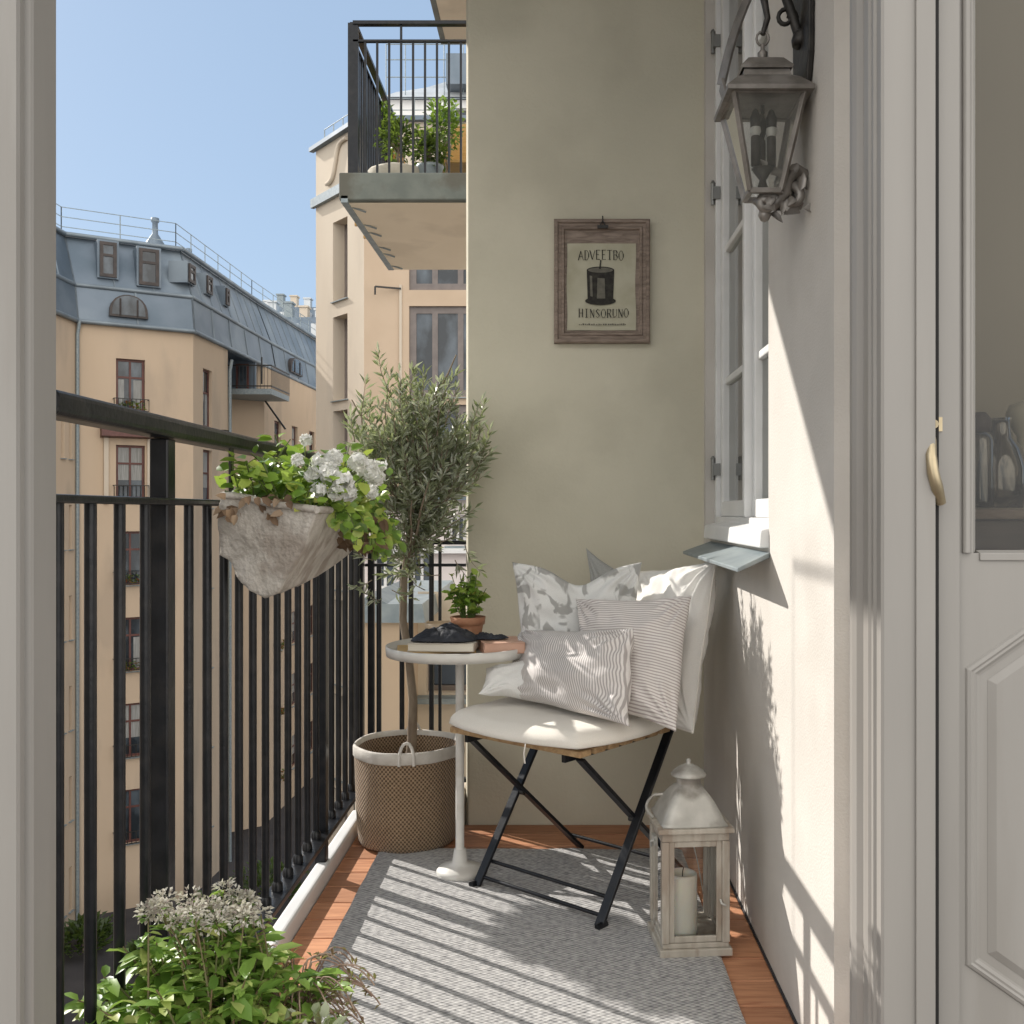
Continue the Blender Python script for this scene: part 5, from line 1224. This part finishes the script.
# ---- framed print
fy = 3.358; fx0, fx1, fz0, fz1 = P(554,0,3.34).x, P(650,0,3.34).x, P(0,343,3.34).z, P(0,219,3.34).z
fr = thing('framed_print', 'weathered wooden picture frame with a vintage candle print on the end wall', 'picture', ((fx0+fx1)/2,fy,fz0))
pr_ = [(0,0),(0,-.020),(.004,-.024),(.012,-.024),(.015,-.018),(.024,-.017),(.027,-.021),(.033,-.021),(.037,-.012),(.041,-.012)]
for (A_, B_, nx, nz) in (((fx0,fz0),(fx1,fz0),0,1),((fx1,fz0),(fx1,fz1),-1,0),((fx1,fz1),(fx0,fz1),0,-1),((fx0,fz1),(fx0,fz0),1,0)):
    dx, dz = (B_[0]-A_[0]), (B_[1]-A_[1]); l = math.hypot(dx,dz); dx/=l; dz/=l; m = MB(); vs = []
    for (k, dy) in pr_:
        vs += [V(A_[0]+nx*k+dx*k, fy+dy, A_[1]+nz*k+dz*k), V(B_[0]+nx*k-dx*k, fy+dy, B_[1]+nz*k-dz*k)]
    m.add(vs, [(2*i,2*i+1,2*i+3,2*i+2) for i in range(len(pr_)-1)]); m.build('moulding', m_greywood, fr)
ix0, ix1, iz0, iz1 = fx0+.0395, fx1-.0395, fz0+.0395, fz1-.0395
MB().box((ix0,fy-.010,iz0),(ix1,fy-.001,iz1)).build('backing_board', m_greywood, fr)
px0, px1, pz0, pz1 = P(567.5,0,3.34).x, P(634,0,3.34).x, P(0,328,3.34).z, P(0,243,3.34).z
px0 = ix0+.004; pz0 = iz0+.004; pz1 = min(pz1, iz1-.006); px1 = ix1-.008
m_pap = M('aged_paper', (.46,.44,.33), (.52,.50,.39), scale=12, rough=.9, c3=(.38,.35,.25), s3=7)
ppz = MB(); n = 10
vs = [V(px0+(px1-px0)*i/n+.0015*math.sin(j*.9), fy-.0125-.0015*math.sin(i*.8+j*.5), pz0+(pz1-pz0)*j/n) for j in range(n+1) for i in range(n+1)]
ppz.add(vs, [(j*(n+1)+i,j*(n+1)+i+1,(j+1)*(n+1)+i+1,(j+1)*(n+1)+i) for j in range(n) for i in range(n)], True); ppz.build('print', m_pap, fr)
m_ink = M('print_ink', (.025,.023,.022), (.05,.047,.04), scale=60, rough=.9)
m_ink2 = M('faded_ink', (.13,.125,.105), (.18,.17,.14), scale=60, rough=.9)
GL = {'A':[(0,0,.5,1,2),(.5,1,1,0,1),(.22,.4,.78,.4,1)], 'D':[(.2,0,.2,1,2),(.2,1,.6,1,1),(.6,1,.9,.7,1),(.9,.7,.9,.3,2),(.9,.3,.6,0,1),(.6,0,.2,0,1)],
 'V':[(0,1,.5,0,2),(.5,0,1,1,1)], 'E':[(.2,0,.2,1,2),(.2,1,.9,1,1),(.2,.52,.7,.52,1),(.2,0,.9,0,1)], 'I':[(.5,0,.5,1,2),(.25,1,.75,1,1),(.25,0,.75,0,1)],
 'T':[(.5,0,.5,1,2),(0,1,1,1,1),(.3,0,.7,0,1)], 'B':[(.2,0,.2,1,2),(.2,1,.7,1,1),(.7,1,.85,.77,2),(.85,.77,.65,.53,1),(.2,.53,.65,.53,1),(.65,.53,.92,.27,2),(.92,.27,.7,0,1),(.7,0,.2,0,1)],
 'O':[(.35,0,.08,.3,1),(.08,.3,.08,.7,2),(.08,.7,.35,1,1),(.35,1,.65,1,1),(.65,1,.92,.7,1),(.92,.7,.92,.3,2),(.92,.3,.65,0,1),(.65,0,.35,0,1)],
 'H':[(.18,0,.18,1,2),(.82,0,.82,1,2),(.18,.5,.82,.5,1)], 'N':[(.15,0,.15,1,1),(.15,1,.85,0,2),(.85,0,.85,1,1)], 'S':[(.85,.85,.5,1,1),(.5,1,.15,.78,2),(.15,.78,.85,.25,2),(.85,.25,.5,0,1),(.5,0,.12,.15,1)],
 'R':[(.18,0,.18,1,2),(.18,1,.7,1,1),(.7,1,.85,.75,2),(.85,.75,.6,.5,1),(.6,.5,.18,.5,1),(.5,.5,.9,0,2)], 'L':[(.2,0,.2,1,2),(.2,0,.9,0,1)], 'M':[(.08,0,.08,1,1),(.08,1,.5,.2,2),(.5,.2,.92,1,1),(.92,1,.92,0,2)],'U':[(.15,1,.15,.25,2),(.15,.25,.5,0,1),(.5,0,.85,.25,1),(.85,.25,.85,1,1)]}
def word(txt, x0, x1, z, h, mat, name, arch=0, thick=.0016):
    m = MB(); n = len(txt); cw = (x1-x0)/n; y_ = fy-.0165; q = 0
    for i, ch_ in enumerate(txt):
        cx = (i+.5)/n*2-1; off = arch*(1-cx*cx)
        for (a,b0,c_,d0,wt) in GL.get(ch_, []):
            p = V(x0+cw*(i+.06+a*.88), y_-q*.00002, z+off+b0*h); e = V(x0+cw*(i+.06+c_*.88), y_-q*.00002, z+off+d0*h); q += 1
            m.beam(p, e, .0004, thick*wt, up=(0,0,1)) if abs(e.x-p.x) > abs(e.z-p.z)*.2 else m.beam(p, e, thick*wt, .0004, up=(0,1,0))
        if ch_ in 'DEBHNRUM':
            for zz_ in (0, 1): 
                m.beam(V(x0+cw*(i+.1), y_-q*.00002, z+off+zz_*h), V(x0+cw*(i+.36), y_-q*.00002, z+off+zz_*h), .0004, thick*.8); q += 1
    m.build(name, mat, fr)
word('ADVEETBO', P(578,0,3.34).x, P(624,0,3.34).x, P(0,260.5,3.34).z, .031, m_ink, 'lettering', arch=.004)
word('HINSORUNO', P(578,0,3.34).x, P(629,0,3.34).x, P(0,317,3.34).z, .028, m_ink, 'lettering', arch=-.002)
sm = MB(); y_ = fy-.0165; xk = P(579,0,3.34).x
Rt = random.Random(4)
while xk < P(626,0,3.34).x:
    w_ = Rt.uniform(.003,.006); sm.box((xk,y_,P(0,325,3.34).z),(xk+w_,y_+.0004,P(0,325,3.34).z+Rt.uniform(.003,.006))); xk += w_+Rt.uniform(.001,.004)
sm.build('small_print', m_ink2, fr)
# printed candle glass drawing
ic = P(600.5,285,3.34).x; zb_, zt2 = P(0,302,3.34).z, P(0,270,3.34).z; rw_ = .046
def flat(pts, off, mat, name): 
    m = MB(); m.add([V(x,fy-.0160-off,z) for x,z in pts], [tuple(range(len(pts)))]); m.build(name, mat, fr)
ell = lambda cx,cz,rx_,rz_,a0=0,a1=2*math.pi,n=28: [(cx+rx_*math.cos(a0+(a1-a0)*k/n), cz+rz_*math.sin(a0+(a1-a0)*k/n)) for k in range(n+1)]
flat(ell(ic,zb_+.004,rw_*1.12,.014)[:-1], 0, m_ink, 'printed_saucer')
flat([(ic-rw_,zt2)] + ell(ic,zb_+.012,rw_*.93,.014,math.pi,2*math.pi) + [(ic+rw_,zt2)] + ell(ic,zt2,rw_,.012,0,math.pi)[1:-1], .0003, m_ink, 'printed_tumbler')
flat(ell(ic,zt2,rw_*.9,.0085)[:-1], .0006, m_ink2, 'printed_rim')
flat([(ic-.012,zb_+.012),(ic+.016,zb_+.012),(ic+.014,zt2-.028),(ic-.010,zt2-.026)], .0006, m_ink2, 'printed_highlight')
flat([(ic-.034,zb_+.02),(ic-.026,zb_+.018),(ic-.028,zt2-.02),(ic-.036,zt2-.018)], .0006, m_ink2, 'printed_highlight')
flat([(ic-.005,zt2+.004),(ic+.001,zt2+.004),(ic+.003,zt2+.034),(ic-.001,zt2+.034)], .0009, m_ink, 'printed_wick')
cl_ = MB(); cxm = (fx0+fx1)/2+.002; cl_.box((cxm-.018,fy-.032,fz1-.034),(cxm+.018,fy-.0245,fz1-.024)); cl_.tube([(cxm-.008,fy-.03,fz1-.024),(cxm,fy-.028,fz1-.008),(cxm,fy-.028,fz1+.006),(cxm,fy-.008,fz1+.012)], .002, 6); cl_.tube([(cxm+.008,fy-.03,fz1-.024),(cxm,fy-.028,fz1-.008)], .002, 6); cl_.build('clip', m_iron, fr)

# ---- wall lantern lamp
wl_ = thing('wall_lamp', 'old bronze carriage lantern with scrolled bracket on the house wall', 'wall lamp', (.49,1.96,1.7))
m_brz = M('bronze_patina', (.17,.155,.138), (.26,.238,.215), scale=22, rough=.45, metal=.5, bump=.5, bscale=60, c3=(.30,.28,.26), s3=11, amt3=.6)
m_iron2 = M('dark_bronze', (.02,.019,.018), (.05,.045,.04), scale=30, rough=.5, metal=.4, bump=.4, bscale=80)
lc = V(.402,1.965,0); zt_, zb2 = 1.850, 1.672; ht_, hb_ = .067, .030
def WQ(h, z, dx=0): return [lc+V(-h,-h,z), lc+V(h,-h,z), lc+V(h,h,z), lc+V(-h,h,z)]
tq, bq = WQ(ht_, zt_), WQ(hb_, zb2)
m = MB()
for i in range(4):
    m.beam(tq[i], bq[i], .009, .009); m.beam(tq[i], tq[(i+1)%4], .009, .009); m.beam(bq[i], bq[(i+1)%4], .010, .010)
m.build('frame', m_brz, wl_, bevel=.001)
for i in range(4):
    j = (i+1) % 4; MB().add([tq[i],tq[j],bq[j],bq[i]], [(0,1,2,3)]).build('pane', glass_mat('lamp_pane%d' % i, (.80,.80,.78), 1.6, .10), wl_)
rp = MB(); prof = [(.082,zt_-.002),(.083,zt_+.006),(.060,zt_+.030),(.046,zt_+.040),(.044,zt_+.052)]
def qloft(m, prof):
    for (h0,z0),(h1,z1) in zip(prof, prof[1:]):
        a, b__ = WQ(h0,z0), WQ(h1,z1)
        for i in range(4): m.add([a[i],a[(i+1)%4],b__[(i+1)%4],b__[i]], [(0,1,2,3)])
    return m
qloft(rp, prof + [(.0,zt_+.052)]); rp.add(WQ(.082,zt_-.002), [(0,3,2,1)]); rp.build('roof', m_brz, wl_)
r2 = MB(); qloft(r2, [(.048,zt_+.0525),(.050,zt_+.058),(.034,zt_+.078),(.022,zt_+.084),(.0,zt_+.086)]); r2.build('roof_cap', m_brz, wl_)
fn = MB(); fn.lathe(lc+V(0,0,zt_+.084), [(.012,0),(.006,.006),(.010,.012),(.010,.018),(.004,.024),(.004,.034),(0,.036)], 16)
fn.tube([lc+V(.012*math.cos(t*math.pi/6),0,zt_+.130+.014*math.sin(t*math.pi/6)) for t in range(13)], .0025, 6, cap=False); fn.build('finial', m_brz, wl_)
# lamp holder cluster inside
lh = MB()
for dx, dy in ((-.016,-.010),(.016,-.006),(.0,.014)):
    lh.lathe(lc+V(dx,dy,zb2+.055), [(0,0),(.009,0),(.009,.055),(.006,.06),(.010,.075),(.011,.092),(.005,.108),(0,.112)], 12)
lh.lathe(lc+V(0,0,zb2+.01), [(0,0),(.012,0),(.006,.02),(.022,.042),(.0,.045)], 16); lh.tube([lc+V(0,0,zb2+.16),lc+V(0,0,zt_)], .004, 6); lh.build('lamp_holder', m_iron2, wl_)
gb = MB(); gb.lathe(lc+V(-.016,-.01,zb2+.110), [(.006,0),(.011,.012),(.009,.024),(0,.034)], 12); gb.lathe(lc+V(.016,-.006,zb2+.110), [(.006,0),(.011,.012),(.009,.024),(0,.034)], 12); gb.build('bulb', M('frosted_bulb', (.6,.6,.56), rough=.3), wl_)
# bracket: wall plate, hanging arm and brace strap
pl = MB(); pts = [(1.93,1.86),(2.0,1.86),(2.03,1.93),(2.035,2.10),(2.01,2.28),(1.965,2.36),(1.925,2.28),(1.90,2.10),(1.905,1.93)]
pl.prism([V(.4885,y_,z_) for y_,z_ in pts], (-.012,0,0)); pl.build('wall_plate', m_iron2, wl_, bevel=.003)
arm = MB(); 
arm.tube([V(.475,1.965,1.98)]+[V(.475-.073*math.sin(t*math.pi/16)*1.0, 1.965, 1.98+.13*math.sin(t*math.pi/9)) for t in range(1,8)]+[lc+V(.01,0,zt_+.17),lc+V(0,0,zt_+.138)], [.010]*4+[.009]*3+[.008,.006,.005], 8)
for k, (ox, oz, r0) in enumerate(((.448,2.02,.022),(.43,2.075,.018),(.46,2.11,.02))):
    arm.tube([V(ox+r0*(1-t/20)*math.cos(t*.5+k), 1.965, oz+r0*(1-t/20)*math.sin(t*.5+k)) for t in range(16)], .0045, 6)
for k in range(0): arm.leaf(V(.462-.03*(k%3), 1.95+.02*(k%2), 1.955+.016*k), V(-.7 if k%3 else .4,-.5 if k % 2 else .5,.6), V(0,-1,0), .06, .04, fold=.3, bend=.3, wide=True)
arm.lathe(V(.4765,1.965,1.965), [(.0,0),(.016,.0),(.018,.012),(.012,.03),(0,.034)], 14)
arm.build('hanging_arm', m_iron2, wl_)
sp_ = MB(); q0, q1 = V(.338,2.07,1.935), V(.42,2.0,2.16)
pts = [q0.lerp(q1, t/8)+V(-.012*math.sin(t*math.pi/8),0,-.0) for t in range(9)]
for a, b__ in zip(pts, pts[1:]): sp_.beam(a, b__, .030, .005, up=(-.7,-.5,.5))
sp_.beam(V(.338,2.07,1.935), V(.345,2.03,1.875), .030,.005, up=(-1,0,0))
sp_.build('brace_strap', m_brz, wl_)
# acanthus scroll under the body
ac = MB()
base = lc+V(.02,0,zb2-.008)
def scroll(m, c, r0, turns, rad_, ph, sgn=1, dy=0):
    m.tube([V(c.x+r0*(1-.8*t/24)*math.cos(ph+sgn*t/24*turns*2*math.pi), c.y+dy*t/24, c.z+r0*(1-.8*t/24)*math.sin(ph+sgn*t/24*turns*2*math.pi)) for t in range(25)], [rad_*(1.15-.6*t/24) for t in range(25)], 8)
scroll(ac, base+V(-.012,-.01,-.012), .020, 1.1, .010, .5); scroll(ac, base+V(.034,-.006,.004), .026, 1.2, .010, 2.8, -1); scroll(ac, base+V(.03,.012,.03), .022, 1.0, .009, 1.2)
ac.tube([V(.487,1.965,1.71), V(.468,1.96,1.72), V(.448,1.955,1.70), V(.44,1.955,1.67), V(.425,1.96,1.652), lc+V(0,0,zb2-.006)], [.012,.014,.014,.013,.012,.010], 10)
ac.lathe(base+V(-.016,0,-.045), [(0,0),(.008,.004),(.013,.014),(.010,.026),(.017,.034),(.026,.042),(0,.045)], 16)
Ra = random.Random(2)
for k in range(26):
    a = Ra.uniform(0,6.28); c = base+V(Ra.uniform(-.02,.06), Ra.uniform(-.02,.015), Ra.uniform(-.03,.05)); ac.leaf(c, V(math.cos(a),-.5,math.sin(a)), V(0,-1,.3), Ra.uniform(.02,.036), Ra.uniform(.014,.022), fold=.35, bend=.4, wide=True)
ac.build('scroll_bracket', m_brz, wl_)

# ---- added unseen basket behind the left jamb, there to shade the rug
hx, hy, hz = -2.50, 4.42, 2.12
hb = thing('added_shade_basket', 'added leafy basket on a black arm, unseen behind the left jamb, shading the rug', 'hanging basket', (hx,hy,hz))
MB().lathe((hx,hy,hz-.12), [(0,0),(.07,.02),(.12,.08),(.14,.15),(.13,.15),(0,.13)], 24).build('bowl', m_terra, hb)
mb_ = MB(); bush(mb_, V(hx,hy,hz+.0), .17,.17,.23, 1400, .07,.05); stuffpart(mb_.build('foliage', m_lf2, hb))
mb_ = MB(); mb_.beam((hx,3.9,3.29),(hx,hy,3.29),.010,.010); mb_.tube([(hx,hy,3.286),(hx,hy,hz+.25)], .002, 6)
for k in range(3): mb_.tube([(hx,hy,hz+.26),(hx+.13*math.cos(k*2.1),hy+.13*math.sin(k*2.1),hz+.03)], .003, 5)
mb_.build('hanger', m_iron, hb)

# ================================================================== CAMERA, LIGHT, SKY
cam = bpy.data.cameras.new('camera'); co = bpy.data.objects.new('camera', cam); C.objects.link(co)
co.location = (0,0,EYE); co.rotation_euler = (rad(90),0,0)
cam.sensor_width = 36; cam.lens = F/1024*36; cam.shift_x = (512-558)/1024; cam.shift_y = 0; cam.clip_start = .02; cam.clip_end = 3000
sc.camera = co
EL = rad(31.8); az = V(-.788,.616,0).normalized(); sdir = az*math.cos(EL) + V(0,0,math.sin(EL))
sl = bpy.data.lights.new('sun', 'SUN'); sl.energy = SUN_E; sl.angle = rad(.4); sl.color = (1,.945,.875)
so = bpy.data.objects.new('sun', sl); C.objects.link(so); so.rotation_euler = sdir.to_track_quat('Z','Y').to_euler(); so.location = (-6,5,8)
w = bpy.data.worlds.new('World'); sc.world = w; w.use_nodes = True; nt = w.node_tree
sky = nt.nodes.new('ShaderNodeTexSky'); sky.sky_type = 'NISHITA'; sky.sun_disc = False; sky.sun_elevation = EL; sky.sun_rotation = math.atan2(az.x, az.y)
sky.air_density = 1.0; sky.dust_density = .6; sky.ozone_density = 1.4; sky.altitude = 50
bg = nt.nodes['Background']; 
mxs = nt.nodes.new('ShaderNodeMix'); mxs.data_type = 'RGBA'; mxs.inputs[0].default_value = .78
nt.links.new(sky.outputs[0], mxs.inputs[6]); mxs.inputs[7].default_value = (2.1,2.85,3.85,1); 
# bright cloud added to the sky overhead and behind the house, unseen, as fill
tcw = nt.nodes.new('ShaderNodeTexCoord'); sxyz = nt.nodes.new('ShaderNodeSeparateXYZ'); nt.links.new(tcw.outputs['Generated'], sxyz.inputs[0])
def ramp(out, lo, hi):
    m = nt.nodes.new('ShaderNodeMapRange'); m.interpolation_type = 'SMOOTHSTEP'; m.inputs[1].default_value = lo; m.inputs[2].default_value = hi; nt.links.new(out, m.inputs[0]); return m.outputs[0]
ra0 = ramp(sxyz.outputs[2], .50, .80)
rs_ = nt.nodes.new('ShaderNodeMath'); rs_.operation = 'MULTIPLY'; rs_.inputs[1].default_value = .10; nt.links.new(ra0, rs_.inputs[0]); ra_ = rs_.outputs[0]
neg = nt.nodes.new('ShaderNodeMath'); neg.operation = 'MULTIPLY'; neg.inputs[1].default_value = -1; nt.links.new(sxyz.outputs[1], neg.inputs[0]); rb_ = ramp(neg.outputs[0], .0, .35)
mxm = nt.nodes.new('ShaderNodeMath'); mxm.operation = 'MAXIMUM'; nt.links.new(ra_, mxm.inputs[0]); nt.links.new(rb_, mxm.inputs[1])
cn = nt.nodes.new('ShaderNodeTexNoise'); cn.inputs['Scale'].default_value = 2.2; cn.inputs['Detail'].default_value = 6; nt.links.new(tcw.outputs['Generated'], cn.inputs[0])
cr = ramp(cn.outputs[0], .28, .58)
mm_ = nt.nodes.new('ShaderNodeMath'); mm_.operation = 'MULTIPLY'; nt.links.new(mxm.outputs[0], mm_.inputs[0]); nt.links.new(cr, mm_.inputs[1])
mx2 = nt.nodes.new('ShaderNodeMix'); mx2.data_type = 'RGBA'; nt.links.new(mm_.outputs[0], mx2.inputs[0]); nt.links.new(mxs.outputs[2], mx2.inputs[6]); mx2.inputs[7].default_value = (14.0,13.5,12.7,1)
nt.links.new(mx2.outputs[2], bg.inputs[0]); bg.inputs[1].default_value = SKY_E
sc.view_settings.view_transform = 'Standard'; sc.view_settings.look = 'None'; sc.view_settings.gamma = 1; sc.view_settings.exposure = EXPO
sc.cycles.max_bounces = 10; sc.cycles.transparent_max_bounces = 24; sc.cycles.diffuse_bounces = 5
sc.cycles.sample_clamp_indirect = 6
